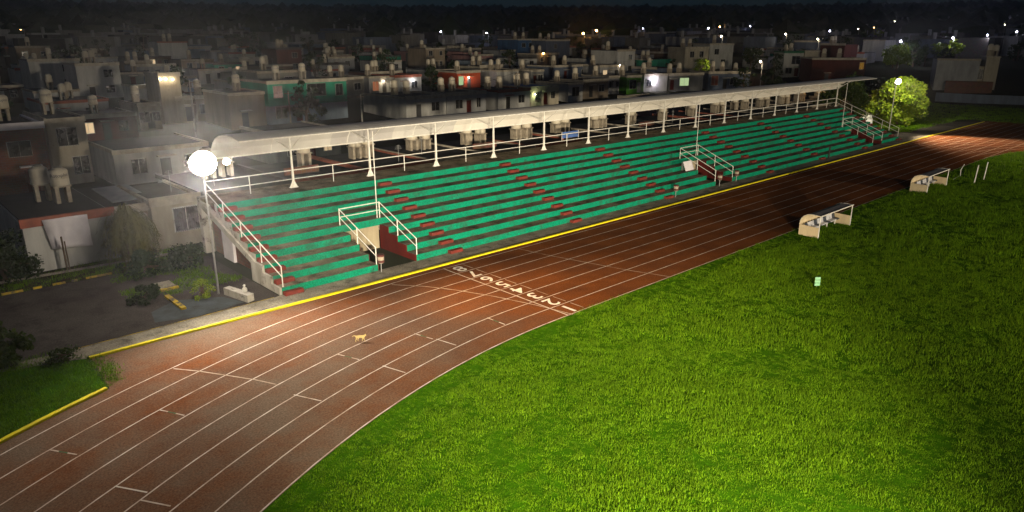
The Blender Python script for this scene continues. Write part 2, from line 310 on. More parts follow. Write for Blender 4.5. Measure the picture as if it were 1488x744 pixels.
# yellow parking marks
o = MB(); o.box(-13.25, -12.4, 17.0, 18.2, 0, .10); r_ = root('drain_slab', 'grey concrete slab with one yellow edge on the asphalt yard', 'slab', (-12.8, 17.6, 0)); o.build('slab', M['concrete'], r_)
o = MB(); o.box(-13.25, -12.36, 16.78, 16.99, 0, .12); o.build('yellow_edge', M['yellow_old'], r_)
o = MB(); o.box(-13.42, -13.18, 13.4, 15.85, 0, .12); tag(o.build('wheel_stop', M['yellow_old']), 'old yellow wheel stop beside the blue patch', 'wheel stop')
# ------------------------------------------------------------------ grandstand
GX0, GX1 = -8.8, 76.2; Y0, PT, RS, NR = 12.05, .95, .39, 9
TUN = [(-2.95, -.25), (32.6, 35.4), (67.9, 70.6)]
ZT = RS*NR; YT = Y0+(NR-1)*PT
gs = root('grandstand', 'long open grandstand with green painted rows and curved white canopy', 'grandstand', (34, 16.5, 0))
for k in range(NR):
    y = Y0+k*PT; z0, z1 = RS*k, RS*(k+1); segs = []
    if k < 4:
        x = GX0
        for a, b in TUN: segs.append((x, a)); x = b
        segs.append((x, GX1))
    else: segs = [(GX0, GX1)]
    b = MB(); yb = y+PT+.3 if k < NR-1 else YT+.4
    for x0, x1 in segs: b.box(x0, x1, y, yb, z0 if (k < 4) else z0-.05, z1, mats=[1, 1, 0, 1, 2, 2])
    b.build('seating_row', [M['green'], M['tread'], M['oldwhite']], gs)
pf = MB(); pf.box(GX0, 77.8, YT+.4, 22.6, ZT-.2, ZT-.002); pf.build('top_walkway', M['tread'], gs)
bw = MB(); bw.box(GX0+.2, 77.6, 22.3, 22.6, 0, ZT-.2); bw.build('back_wall', M['greybrick'], gs)
AIS = [2.58, 13.75, 25.25, 42.2, 53.7, 65.1]
for ax_ in AIS:
    for k in range(NR):
        b = MB(); y = Y0+k*PT; b.box(ax_-.48, ax_+.48, y-.34, y-.003, RS*k, RS*k+.2); b.build('aisle_step', M['red'], gs)
for k in range(NR):
    for xa, xb in ((GX0+.02, GX0+1.05), (GX1-.95, GX1-.02)):
        b = MB(); y = Y0+k*PT; b.box(xa, xb, y-.36, y-.003, RS*k, RS*k+.2); b.build('end_step', M['red'], gs)
for i, (a, b_) in enumerate(TUN):
    for sx, x in ((1, b_), (-1, a)):              # stepped maroon side walls facing the opening
        t = MB()
        for k in range(4):
            xx = (x-.06, x-.002) if sx > 0 else (x+.002, x+.06)
            t.box(xx[0], xx[1], Y0+k*PT+.002, Y0+(k+1)*PT+.002 if k < 3 else Y0+4*PT-.02, 0, RS*(k+1)-.004)
        t.build('tunnel_side_wall', M['maroon'], gs)
    t = MB(); t.box(a+.07, b_-.07, Y0+4*PT+.1, Y0+4*PT+.3, 0, RS*4); t.build('tunnel_back_wall', M['beige'], gs)
    ya, yb_ = Y0+.05, Y0+4*PT+.1; rr = MB(); rt = .030
    hh = 1.0
    for x in (a-.06, b_+.06):
        P0 = Vector((x, ya, RS+hh)); P1 = Vector((x, yb_, RS*5+hh)); off = Vector((0, 0, -.5))
        rr.tube(P0, P1, rt); rr.tube(P0+off, P1+off, rt*.8)
        for t_ in (0, .5, 1):
            q = P0.lerp(P1, t_); rr.tube((q.x, q.y, q.z+rt), (q.x, q.y, q.z-hh), rt)
    rr.tube((a-.06, yb_, RS*5+hh), (b_+.06, yb_, RS*5+hh), rt); rr.tube((a-.06, yb_, RS*5+hh-.5), (b_+.06, yb_, RS*5+hh-.5), rt*.8)
    rr.build('tunnel_handrail', M['rail'], gs)
    fx = b_-.08 if i < 2 else a-.1
    f = MB(); f.tube((fx, yb_+.08, RS*5), (fx, yb_+.08, 7.35), .028, 8); f.build('flag_pole', M['rail'], gs)
# left end wall, sloping soffit and dark recess under the stairs
w = MB(); prof = [(Y0, 0)]
for k in range(3): prof += [(Y0+k*PT, RS*(k+1)), (Y0+(k+1)*PT, RS*(k+1))]
prof += [(Y0+3*PT+.5, RS*3), (Y0+3*PT+.5, 0)]
w.prism(prof, 0, GX0-.12, GX0-.004); w.build('end_wall', M['oldwhite'], gs)
w = MB(); w.prism([(Y0+3*PT, RS*3), (Y0+3*PT, RS*3-.35), (22.3, ZT-.5), (22.3, ZT-.1)], 0, GX0-.10, GX0+.2); w.build('sloping_beam', M['oldwhite'], gs)
w = MB(); w.prism([(15.3, 0), (22.25, 0), (22.25, ZT-.45), (15.3, RS*3-.3)], 0, GX0+.6, GX0+.8); w.build('recess_wall', M['brick'], gs)
w = MB(); w.box(GX0-.04, GX0+.5, 22.2, 22.7, 0, ZT); w.build('corner_pillar', M['oldwhite'], gs)
w = MB(); w.box(GX0+.42, GX0+.58, 19.1, 20.6, .0, 1.9); w.build('store_door', M['cloth'], gs)
w = MB(); w.box(GX1+.002, GX1+.14, Y0+.3, 22.3, 0, .39); w.prism([(Y0+.4, 0), (22.3, 0), (22.3, ZT-.3), (Y0+.4, .3)], 0, GX1+.002, GX1+.12); w.build('end_wall', M['oldwhite'], gs)
# columns
CXS = [-3.2+5.76*k for k in range(15)]; YC = 21.2
prof = [(19.35, 7.03), (19.75, 7.12), (20.3, 7.19), (21.0, 7.23), (21.7, 7.20), (22.4, 7.07), (23.0, 6.84), (23.5, 6.50), (23.9, 6.02), (24.15, 5.42)]
for i, x in enumerate(CXS):
    c = MB(); c.tube((x, YC, ZT), (x, YC, 6.0), .085, 4, .07); c.tube((x, YC, 5.9), (x, YC, 7.15), .045, 6)
    col = c.build('column', M['rail'], gs)
    c = MB(); c.box(x-.28, x+.28, YC-.12, YC+.12, ZT, ZT+.03)
    for s in (-1, 1): c.prism([(x+s*.07, ZT+.03), (x+s*.27, ZT+.03), (x+s*.08, ZT+.42)], 1, YC-.02, YC+.02)
    c.build('base_gusset', M['rail'], col)
    c = MB(); c.tube((x, YC, 5.95), (x, 19.5, 7.02), .032, 6); c.tube((x, YC, 5.95), (x, 23.5, 6.4), .032, 6); c.build('brace', M['rail'], col)
    c = MB(); pp = [(x, y, z-.05) for y, z in prof]; c.path(pp, .03, 6); c.build('rib', M['rail'], col)
pn = [CXS[0]-4.0]+[x for x in CXS[1::2]]+[85.6]
cuts = [CXS[0]-4.0, 1.2, 6.4, 12.3]+[12.3+5.76*k for k in range(1, 12)]+[85.6]
ms = ['canopy_c', 'canopy_b', 'canopy_a']
for i, (a, b_) in enumerate(zip(cuts, cuts[1:])):
    c = MB(); n = len(prof); nx = 3; vs = []; T = .035
    pr = prof
    for j in range(nx+1):
        x = a+(b_-a)*j/nx
        shrink = 0
        for (y, z) in pr: vs.append((x, y, z))
        for (y, z) in pr: vs.append((x, y, z-T))
    fs = []
    for j in range(nx):
        o_ = j*2*n; q = (j+1)*2*n
        for k in range(n-1): fs += [(o_+k, q+k, q+k+1, o_+k+1), (o_+n+k, o_+n+k+1, q+n+k+1, q+n+k)]
        fs += [(o_, o_+n, q+n, q), (o_+n-1, q+n-1, q+2*n-1, o_+2*n-1)]
    e0, e1 = 0, nx*2*n
    for k in range(n-1): fs += [(e0+k, e0+k+1, e0+n+k+1, e0+n+k), (e1+k, e1+n+k, e1+n+k+1, e1+k+1)]
    c.add(vs, fs); o = c.build('canopy_panel', M[('canopy_c', 'canopy_b', 'canopy_c', 'canopy_a')[i] if i < 4 else 'canopy_a'], gs, smooth=False)
c = MB(); c.tube((CXS[0]-4, 19.36, 7.02), (85.6, 19.36, 7.02), .045, 6); c.tube((CXS[0]-4, 24.13, 5.44), (85.6, 24.13, 5.44), .045, 6); c.tube((CXS[0]-4, 22.4, 7.0), (85.6, 22.4, 7.0), .03, 6); c.build('canopy_edge_tube', M['rail'], gs)
# rear railing with a post between columns
r = MB(); r.tube((GX0, YC, ZT+1.12), (CXS[-1], YC, ZT+1.12), .032); r.tube((GX0, YC, ZT+.55), (CXS[-1], YC, ZT+.55), .026)
for i in range(15):
    r.tube((CXS[i]-2.88, YC, ZT), (CXS[i]-2.88, YC, ZT+1.12), .03)
r.tube((GX0, YC, ZT), (GX0, YC, ZT+1.12), .03); r.build('rear_railing', M['rail'], gs)
for x, xt in ((GX0+.12, GX0), (GX1-.1, CXS[-1])):
    r = MB(); A = Vector((x, Y0+.1, RS+1.1)); B = Vector((xt, YC, ZT+1.12)); r.tube(A, B, .03); r.tube(A-Vector((0, 0, .55)), B-Vector((0, 0, .57)), .026)
    for t_ in (0, .25, .5, .74):
        q = A.lerp(B, t_); r.tube(q, q-Vector((0, 0, 1.1)), .028)
    r.build('stair_handrail', M['rail'], gs)
# things on and by the stand
def bin_on_post(x, y, label, n=0):
    t = root('litter_bin', label, 'litter bin', (x, y, 0), 'litter bins on posts along the grandstand')
    b = MB(); b.tube((x, y, 0), (x, y, .75), .03); b.tube((x, y, .5), (x, y, .98), .02); b.build('post', M['metal'], t)
    b = MB(); b.lathe((x, y, .55), [(.15, 0), (.19, .05), (.20, .5), (.18, .5), (.16, .1)], 14); bd = b.build('bin_body', M['block'], t)
    b = MB(); b.lathe((x, y, .6), [(.202, 0), (.205, .14)], 14); b.build('red_band', M['banded'], bd); b = MB(); b.lathe((x, y, .95), [(.212, 0), (.215, .1)], 14); b.build('red_band', M['banded'], bd)
bin_on_post(-2.95, 11.72, 'round metal litter bin with red bands at the nearest tunnel opening')
bin_on_post(25.9, 11.7, 'litter bin by the lowest green row between the two nearer tunnels')
bin_on_post(32.75, 11.75, 'litter bin at the left handrail of the middle tunnel')
bin_on_post(35.6, 11.75, 'litter bin at the right handrail of the middle tunnel')
b = MB(); b.box(54.75, 54.87, 11.6, 11.72, 0, 1.3); b.box(54.7, 54.92, 11.55, 11.77, 1.3, 1.36); tag(b.build('short_post', M['darkmetal']), 'short dark post in front of the far green rows', 'post')
t = root('signboard', 'white signboard leaning in the mouth of the middle tunnel', 'signboard', (32.3, 14.4, .78)); b = MB(); b.prism([(14.3, 1.18), (14.36, 1.18), (14.72, 1.98), (14.66, 1.98)], 0, 31.2, 32.5); b.build('board', M['cloth'], t)
b = MB(); b.box(31.3, 31.34, 14.7, 14.9, 1.17, 1.9); b.box(32.36, 32.4, 14.7, 14.9, 1.17, 1.9); b.build('leg', M['metal'], t)
b = MB(); b.prism([(-11.0, 14.15), (-10.65, 14.25), (-10.2, 12.3), (-10.6, 12.15)], 2, 0, .38); o = tag(b.build('concrete_block', M['oldwhite']), 'weathered concrete block lying at the foot of the grandstand', 'concrete block')
b = MB(); b.lathe((-10.45, 12.75, .38), [(.06, 0), (.13, .06), (.11, .2), (.05, .3), (.07, .36), (.02, .42)], 9)
o = b.build('plastic_bag', M['bag']); tag(o, 'small crumpled white bag on the concrete block', 'bag')
for v in o.data.vertices: v.co += Vector((random.uniform(-.025, .025), random.uniform(-.025, .025), 0))
# ------------------------------------------------------------------ floodlight masts
def spot(name, loc, aim, P, ang, col=(1, .86, .66), blend=.6, size=.25, parent=None):
    l = bpy.data.lights.new(name, 'SPOT'); l.energy = P; l.spot_size = math.radians(ang); l.spot_blend = blend; l.color = col; l.shadow_soft_size = size
    o = bpy.data.objects.new(name, l); C.objects.link(o); o.location = loc; o.rotation_euler = (Vector(aim)-Vector(loc)).to_track_quat('-Z', 'Y').to_euler(); return o
def point(name, loc, P, col, size=.15):
    l = bpy.data.lights.new(name, 'POINT'); l.energy = P; l.color = col; l.shadow_soft_size = size
    o = bpy.data.objects.new(name, l); C.objects.link(o); o.location = loc; return o
M['lens'] = emit('floodlight_lens', (1, .93, .80), 60); M['lens_small'] = emit('small_lens', (1, .93, .82), 90); M['lens_far'] = emit('flood_far', (1, .9, .72), 160)
def flood_head(t, c, aim, r, lens, body='metal'):
    c = Vector(c); d = (Vector(aim)-c).normalized(); b = MB(); b.tube(c-d*.28, c, r*.45, 16, r); b.tube(c-d*.42, c-d*.28, r*.3, 12); h = b.build('floodlight_head', M[body], t)
    b = MB(); a = d.orthogonal().normalized(); e = d.cross(a); n = 20
    vs = [c+d*.02+(a*math.cos(2*PI*i/n)+e*math.sin(2*PI*i/n))*r*.95 for i in range(n)]+[c+d*(.02+r*.08)]
    b.add(vs, [(i, (i+1) % n, n) for i in range(n)]); b.build('lens', lens, h, smooth=True); return c+d*.4
px_, py_ = -11.16, 14.47
t = root('floodlight_mast', 'blazing floodlight mast at the left end of the grandstand', 'floodlight', (px_, py_, 0), 'floodlight masts beside the track')
b = MB(); b.tube((px_, py_, 0), (px_, py_, 6.9), .055, 10, .04); b.build('pole', M['metal'], t)
b = MB(); b.tube((px_-.9, py_, 6.55), (px_+1.05, py_, 6.85), .035); b.tube((px_-.9, py_, 7.05), (px_+.5, py_, 7.15), .03); b.build('crossbar', M['metal'], t)
aim = (-17, -10, 2)
flood_head(t, (px_-.12, py_-.45, 6.93), aim, .66, M['lens'])  # head oversized so its lens stands in for the lamp's glare
flood_head(t, (px_+1.12, py_-.25, 6.86), aim, .17, M['lens_small'])
px2, py2 = 84.6, 16.3
t = root('floodlight_mast', 'slim floodlight mast against the bright tree at the far end', 'floodlight', (px2, py2, 0), 'floodlight masts beside the track')
b = MB(); b.tube((px2, py2, 0), (px2, py2, 6.7), .06, 10, .05); b.build('pole', M['rail'], t); b = MB(); b.tube((px2-.7, py2, 6.65), (px2+.7, py2, 6.65), .04); b.build('crossbar', M['metal'], t)
for q in (0,): flood_head(t, (px2+q, py2-.25, 6.8), (px2-25, -20, 2), .40, M['lens_far'])
# big masts outside the picture that carry the field lights
def big_mast(x, y, h, label, aim):
    t = root('floodlight_mast', label, 'floodlight', (x, y, 0), 'floodlight masts beside the track'); b = MB(); b.tube((x, y, 0), (x, y, h), .22, 12, .12); b.build('pole', M['metal'], t)
    b = MB(); b.box(x-1.4, x+1.4, y-.06, y+.06, h-.1, h+.02); b.box(x-1.4, x+1.4, y-.06, y+.06, h-.9, h-.8); b.build('crossbar', M['metal'], t)
    for i in range(4):
        for z in (h, h-.85): flood_head(t, (x-1.1+.73*i, y, z), aim, .25, M['lens_far'])
# ------------------------------------------------------------------ lights
WARM = (1, .86, .64)
big_mast(45, -113, 14, 'tall floodlight mast on the far side of the lawn', (40, 15, 3)); big_mast(-52, -61, 11, 'tall floodlight mast behind the viewpoint', (0, 8, 2)); big_mast(-24, -34, 9, 'tall floodlight mast below the viewpoint', (-5, -3, 0))
spot('field_light', (-52, -60, 11), (46, 24, 4), 270000, 50, WARM, 1, 1.5)
spot('field_light', (45, -112, 14), (42, 26, 5), 330000, 62, WARM, 1, 1.5)
spot('field_light', (-24, -33, 9), (-3, -3.5, 0), 225000, 47, WARM, 1, .6)
spot('mast_light', (px_+1.1, py_-.5, 6.86), (6.5, -3, 0), 30000, 50, (1, .66, .34), 1, .1)
spot('mast_light', (px_-.2, py_-1.0, 6.9), (-13, -4, 0), 14000, 116, (1, .88, .74), .8, .35)
spot('mast_light', (px_-.9, py_+.3, 6.9), (-13, 32, 3), 1100, 150, (1, .88, .76), .8, .35)
point('mast_light', (px_-.2, py_-.9, 7.0), 1800, (1, .88, .72), .35)  # unshaped lamp added at the head to make the haze glow
spot('mast_light', (px_-.1, py_-.85, 6.95), (-21, -17, 15), 16000, 56, (1, .88, .72), 1, .4)  # extra beam towards the camera, added for glow in the haze
LP = Vector((px2-.2, py2-1.2, 6.75)); spot('mast_light', LP, (78.5, 1, 0), 34000, 74, (1, .80, .56), .75, .05)
spot('mast_light', (px2+.3, py2-1.6, 7.7), (92.2, 18.0, 3.8), 5500, 110, (1, .92, .62), .8, .15)
# ------------------------------------------------------------------ dugouts
def dugout(x0, label):
    L, yb, yf = 5.05, -.72, -2.08
    t = root('dugout_shelter', label, 'dugout', (x0+L/2, -1.4, 0), 'team dugouts at the edge of the lawn')
    x1 = x0+L; low = [(yf, 0), (yb, 0), (yb, .74), (yf, .70)]
    for x in (x0, x1-.04):
        b = MB(); b.prism(low, 0, x, x+.04); b.build('end_panel', M['dug'], t)
    b = MB(); b.box(x0+.04, x1-.04, yb-.04, yb, 0, .74); b.build('back_panel', M['dug'], t)
    arc = [(yb, .74), (yb-.02, .95), (yb-.09, 1.16), (yb-.24, 1.34), (yb-.46, 1.46), (yb-.75, 1.52), (yf-.08, 1.50)]
    b = MB(); n = len(arc); T = .025
    ins = [(y-.02 if i < 3 else y-.005, z-T if i > 2 else z) for i, (y, z) in enumerate(arc)]
    b.add([(x, y, z) for x in (x0, x1) for (y, z) in arc+ins], [f for k in range(n-1) for f in ((k, 2*n+k, 2*n+k+1, k+1),)], 0)
    b.add([(x, y, z) for x in (x0, x1) for (y, z) in arc+ins], [f for k in range(n-1) for f in ((n+k, n+k+1, 3*n+k+1, 3*n+k), (k, k+1, n+k+1, n+k), (2*n+k, 3*n+k, 3*n+k+1, 2*n+k+1))]+[(n-1, 2*n-1, 4*n-1, 3*n-1)], 1)
    b.build('curved_roof', [M['dug_top'], M['dug']], t, fix=False)
    b = MB(); b.tube((x0+.02, yf, 0), (x0+.02, yf, 1.5), .035); b.tube((x1-.02, yf, 0), (x1-.02, yf, 1.5), .035); b.tube((x0, yf-.05, 1.5), (x1, yf-.05, 1.5), .04)
    for x in (x0+.02, x1-.02): b.path([(x, y, z) for y, z in arc], .022, 6)
    b.build('front_frame', M['rail'], t)
    b = MB(); b.box(x0+.15, x1-.15, -1.25, -1.12, .32, .37)
    for x in (x0+.5, x0+1.9, x0+3.3, x0+4.6): b.box(x-.03, x+.03, -1.22, -1.15, 0, .32)
    b.build('bench_beam', M['rail'], t)
    for i in range(10):
        cx = x0+.42+i*.468; b = MB(); b.prism([(-1.38, .38), (-1.0, .38), (-.93, .76), (-.98, .78), (-1.06, .46), (-1.38, .45)], 0, cx-.19, cx+.19)
        b.build('bucket_seat', M['seat_w' if i % 3 else 'seat_d'], t)
dugout(22.25, 'nearer cream dugout shelter with curved roof and bucket seats')
dugout(42.85, 'farther cream dugout shelter with curved roof and bucket seats')
for (x, y, l) in ((51.05, -3.45, 'slim white post in the grass, nearer of the upright pair'), (53.55, -3.55, 'slim white post in the grass, farther of the upright pair')):
    b = MB(); b.tube((x, y, 0), (x+.12, y-.05, 1.65), .045, 8); tag(b.build('field_post', M['rail']), l, 'post')
b = MB(); b.path([(53.9, -1.5, 0), (54.3, -1.35, .55), (55.3, -1.3, .95)], .035); b.tube((51.6, -1.6, .03), (53.5, -1.5, .06), .03); tag(b.build('bent_pipe', M['rail']), 'bent pale pipe sticking out of the grass by the track edge', 'pipe')
t = root('slatted_panel', 'small pale green panel of three slats standing in the grass', 'panel', (12.8, -6.36, 0))
for k in range(3):
    b = MB(); c = Vector((12.8, -6.36, 0)); d = Vector((.73, -.68, 0))*.14
    z = .08+k*.17; nrm = Vector((-.68, -.73, 0))*.02
    vs = [c+s*d+q*nrm+Vector((0, 0, zz)) for zz in (z, z+.14) for s in (-1, 1) for q in (-1, 1)]
    b.add(vs, [(0, 1, 3, 2), (4, 6, 7, 5), (0, 4, 5, 1), (2, 3, 7, 6), (0, 2, 6, 4), (1, 5, 7, 3)]); b.build('slat', M['palegreen'], t)
b = MB(); b.tube((12.8, -6.34, 0), (12.8, -6.34, .56), .012); b.build('stake', M['metal'], t)
# ------------------------------------------------------------------ cat (one continuous skinned body)
def cat(x, y, ang, label):
    V = []; Ed = []; Rr = []
    def chain(pts, start=None):
        prev = start
        for (p, r) in pts:
            V.append(p); Rr.append(r); k = len(V)-1
            if prev is not None: Ed.append((prev, k))
            prev = k
        return prev
    chain([((-.14, 0, .235), .062)]); hip = 0
    chain([((-.05, 0, .24), .066), ((.05, 0, .235), .063), ((.135, 0, .235), .058)], 0); sh = 3
    hd = chain([((.18, 0, .265), .036), ((.225, 0, .285), .044), ((.262, 0, .278), .026)], sh)
    for s in (-1, 1): chain([((.222, s*.026, .322), .016), ((.220, s*.032, .348), .004)], hd-1)
    chain([((-.20, 0, .255), .020), ((-.26, 0, .285), .016), ((-.31, 0, .27), .014), ((-.35, 0, .235), .012)], hip)
    for s, dx in ((1, .05), (-1, -.04)):
        chain([((-.155+dx*.3, s*.042, .18), .036), ((-.13+dx, s*.045, .125), .022), ((-.175+dx, s*.045, .07), .014), ((-.165+dx, s*.045, .012), .013), ((-.14+dx, s*.045, .010), .012)], hip)
        chain([((.135-dx*.3, s*.038, .17), .026), ((.125-dx, s*.04, .10), .016), ((.14-dx*1.3, s*.04, .045), .013), ((.145-dx*1.3, s*.04, .012), .013), ((.168-dx*1.3, s*.04, .010), .011)], sh)
    me = bpy.data.meshes.new('cat'); me.from_pydata(V, Ed, []); o = bpy.data.objects.new('cat', me); C.objects.link(o)
    md = o.modifiers.new('skin', 'SKIN'); md.use_smooth_shade = True
    for i, r in enumerate(Rr): me.skin_vertices[0].data[i].radius = (r, r)
    me.skin_vertices[0].data[0].use_root = True
    sb = o.modifiers.new('sub', 'SUBSURF'); sb.levels = sb.render_levels = 1
    me.materials.append(M['fur']); o.location = (x, y, .012); o.rotation_euler = (0, 0, ang); o.scale = (1.0,)*3
    dg = bpy.context.evaluated_depsgraph_get(); m2 = bpy.data.meshes.new_from_object(o.evaluated_get(dg)); o.modifiers.clear(); o.data = m2
    if not m2.materials: m2.materials.append(M['fur'])
    tag(o, label, 'cat'); return o
cat(-8.98, 4.15, math.radians(-38), 'yellow cat walking across the running track')
# ------------------------------------------------------------------ houses and tanks
rnd = random.Random(11)
footprints = []
def tank_proto(simple):
    t = bpy.data.objects.new('water_tank', None); C.objects.link(t); LOC[t.name] = (0, 0, 0); t.empty_display_size = .2
    b = MB(); b.box(-.42, -.2, -.4, .4, 0, 1.0); b.box(.2, .42, -.4, .4, 0, 1.0); b.box(-.5, .5, -.5, .5, 1.0, 1.08); b.build('block_stand', M['block'], t)
    b = MB()
    if simple: b.lathe((0, 0, 1.08), [(.5, 0), (.5, .85), (.3, 1.1)], 8)
    else: b.lathe((0, 0, 1.08), [(.50, 0), (.52, .04), (.52, .40), (.50, .43), (.52, .46), (.52, .86), (.47, .97), (.32, 1.06), (.24, 1.09)], 20)
    b.build('tank_body', M['tank'], t, smooth=not simple)
    b = MB(); b.lathe((0, 0, 2.17), [(.22, 0), (.24, .03), (.2, .09)] if not simple else [(.24, 0), (.2, .1)], 14 if not simple else 6); b.build('lid', M['tank_lid'], t)
    return t
TP = [tank_proto(False), tank_proto(True)]; TU = [False, False]; tanks = []
def tank(x, y, z, label, simple=False, s=1., group='water tanks on the flat roofs'):
    k = 1 if simple else 0
    if TU[k]: t = copy_tree(TP[k])
    else: t = TP[k]; TU[k] = True
    t.location = (x, y, z); t.rotation_euler = (0, 0, rnd.choice((0, 0, PI/2))+rnd.uniform(-.05, .05)); t.scale = (s, s, s*rnd.uniform(.94, 1.06))
    tag(t, label, 'water tank', group); tanks.append(t); return t
def window(t, x, y, z, w, h, mt='glass', bars=False):
    b = MB(); b.box(x-w/2, x+w/2, y-.035, y-.003, z, z+h); o = b.build('window', M[mt], t)
    b = MB(); e = .06
    b.box(x-w/2-e, x-w/2, y-.06, y-.002, z-e, z+h+e); b.box(x+w/2, x+w/2+e, y-.06, y-.002, z-e, z+h+e); b.box(x-w/2, x+w/2, y-.06, y-.002, z+h, z+h+e); b.box(x-w/2-e*.5, x+w/2+e*.5, y-.10, y-.002, z-e, z); b.box(x-.02, x+.02, y-.055, y-.036, z, z+h)
    b.build('window_frame', M['frame'], o)
    if bars:
        b = MB(); n = int(w/.13)
        for i in range(n+1): b.box(x-w/2+i*w/n-.012, x-w/2+i*w/n+.012, y-.15, y-.125, z-.05, z+h+.05)
        for q in (0, h/2, h): b.box(x-w/2-.05, x+w/2+.05, y-.152, y-.123, z+q-.012, z+q+.012)
        b.build('window_bars', M['iron'], o)
def house(x0, x1, y, H, depth, wcol, label, z=None, roof='roof', coping='coping', wins=None, door=None, storeys=1, group=None, rot=0., base=-.6, detail=2, tanks_=0, wmat=None, tl='', side_lip=True, upper=None):
    xm = (x0+x1)/2; z = th(xm, y) if z is None else z
    t = root('house', label, 'house', (xm, y+depth/2, z), group); footprints.append((x0, x1, y, y+depth))
    wm = wmat or WALLS[wcol]
    b = MB(); b.box(x0, x1, y, y+depth, z+base, z+H-.02); b.build('wall', wm, t)
    if upper: b = MB(); b.box(x0-.02, x1+.02, y-.02, y+depth+.02, z+H*.42, z+H-.03); b.build('upper_storey', WALLS[upper], t)
    b = MB(); b.box(x0+.1, x1-.1, y+.1, y+depth-.1, z+H-.02, z+H+.05); rf = b.build('roof', M[roof], t)
    e = .1; hp = rnd.choice((.16, .28, .34))
    b = MB(); b.box(x0-e, x1+e, y-e, y+.12, z+H-.22, z+H+hp)
    if side_lip: b.box(x0-e, x0+.12, y+.121, y+depth+e, z+H-.1, z+H+.2); b.box(x1-.12, x1+e, y+.121, y+depth+e, z+H-.1, z+H+.2)
    b.build('parapet', M[coping], t)
    W = x1-x0
    if detail:
        if wins is None:
            wins = []
            q = rnd.random()
            for s_ in range(storeys):
                zz = z+s_*2.7+.95
                if q < .5: wins += [(x0+W*.24, zz, 1.2, 1.25), (x0+W*.78, zz+.1, .9, 1.1)]
                else: wins += [(x0+W*.72, zz, 1.4, 1.25)]
            door = x0+W*(.52 if q < .5 else .3)
        else:
            wins = [(x0+W*a, z+zz, w, h, *rest) for (a, zz, w, h, *rest) in wins]; door = x0+W*door if door is not None else None
        for wv in wins:
            mt = wv[4] if len(wv) > 4 else ('glass_warm' if rnd.random() < .05 else 'glass'); window(t, wv[0], y, wv[1], wv[2], wv[3], mt, detail > 1)
        if door is not None:
            b = MB(); b.box(door-.45, door+.45, y-.04, y-.003, z, z+2.05); d = b.build('door', M[rnd.choice(('iron', 'maroon', 'frame', 'darkmetal'))], t)
            b = MB(); b.box(door-.8, door+.8, y-.75, y-.12, z+2.3, z+2.4); b.build('porch_slab', M[coping], t)
    if detail and rnd.random() < .35 and not rot:
        b = MB(); ax0, ay0 = x0+W*rnd.uniform(.15, .85), y+depth*rnd.uniform(.2, .6); b.tube((ax0, ay0, z+H), (ax0, ay0, z+H+1.5), .02, 5)
        for q_ in range(4): b.tube((ax0-.35+.05*q_, ay0, z+H+1.2+.09*q_), (ax0+.35-.05*q_, ay0, z+H+1.2+.09*q_), .012, 4)
        b.build('antenna', M['metal'], t)
    for k in range(tanks_):
        tx = x0+W*(.35+.3*k)+rnd.uniform(-.15, .15) if tanks_ > 1 else x0+W*rnd.uniform(.3, .7)
        tank(tx, y+depth*(.62 if depth > 6 else .5)+rnd.uniform(-.5, .5), z+H+.05, ('cream water tank on the '+tl) if tanks_ == 1 else ('left' if k == 0 else 'right')+' cream water tank on the '+tl, simple=detail < 2)
        if rot:
            q_ = tanks[-1]; v_ = Vector((q_.location.x-xm, q_.location.y-(y+depth/2), 0)); v_.rotate(Matrix.Rotation(rot, 3, 'Z')); q_.location.x = xm+v_.x; q_.location.y = y+depth/2+v_.y
    t.rotation_euler = (0, 0, rot)
    return t
PL = {}
def proj(p):
    d_ = Vector(p)-CAM; z_ = d_.dot(fwd); return 744+F*d_.dot(rgt)/z_, 372-F*d_.dot(upv)/z_
def in_front(x0, x1, y, dep, top):                # would this building stand in front of one of the named ones?
    D_ = (Vector(((x0+x1)/2, y, 5))-CAM).length; q_ = [proj((x, yy, top)) for x in (x0, x1) for yy in (y, y+dep)]; ua, ub, vt = min(a for a, b in q_), max(a for a, b in q_), min(b for a, b in q_)
    for (a, b, v, hpx, Dh) in SCR:
        if D_ < Dh-2 and ua < b-1 and ub > a+1 and vt < v+hpx*.75: return True
    return False
SCR = []
def hero(u0, v0, u1, H, **k):
    p = on_terrain(u0, v0, H); a = -math.radians(max(0, min(52, (u0-800)*.13))); nn = Vector((-math.sin(a), math.cos(a), 0)); d_ = ray(u1, v0); q = CAM+d_*((p-CAM).dot(nn)/d_.dot(nn))
    w = Vector((q.x-p.x, q.y-p.y)).length; dp = k.get('depth', 8); c = (Vector((p.x, p.y, 0))+Vector((q.x, q.y, 0)))/2+nn*dp/2; PL[k['label']] = (p.copy(), nn); SCR.append((u0, u1, v0, H/(p-CAM).length*1036, (p-CAM).length))
    return dict(x0=c.x-w/2, x1=c.x+w/2, y=c.y-dp/2, H=H, rot=a, z=th(c.x, c.y), **k)
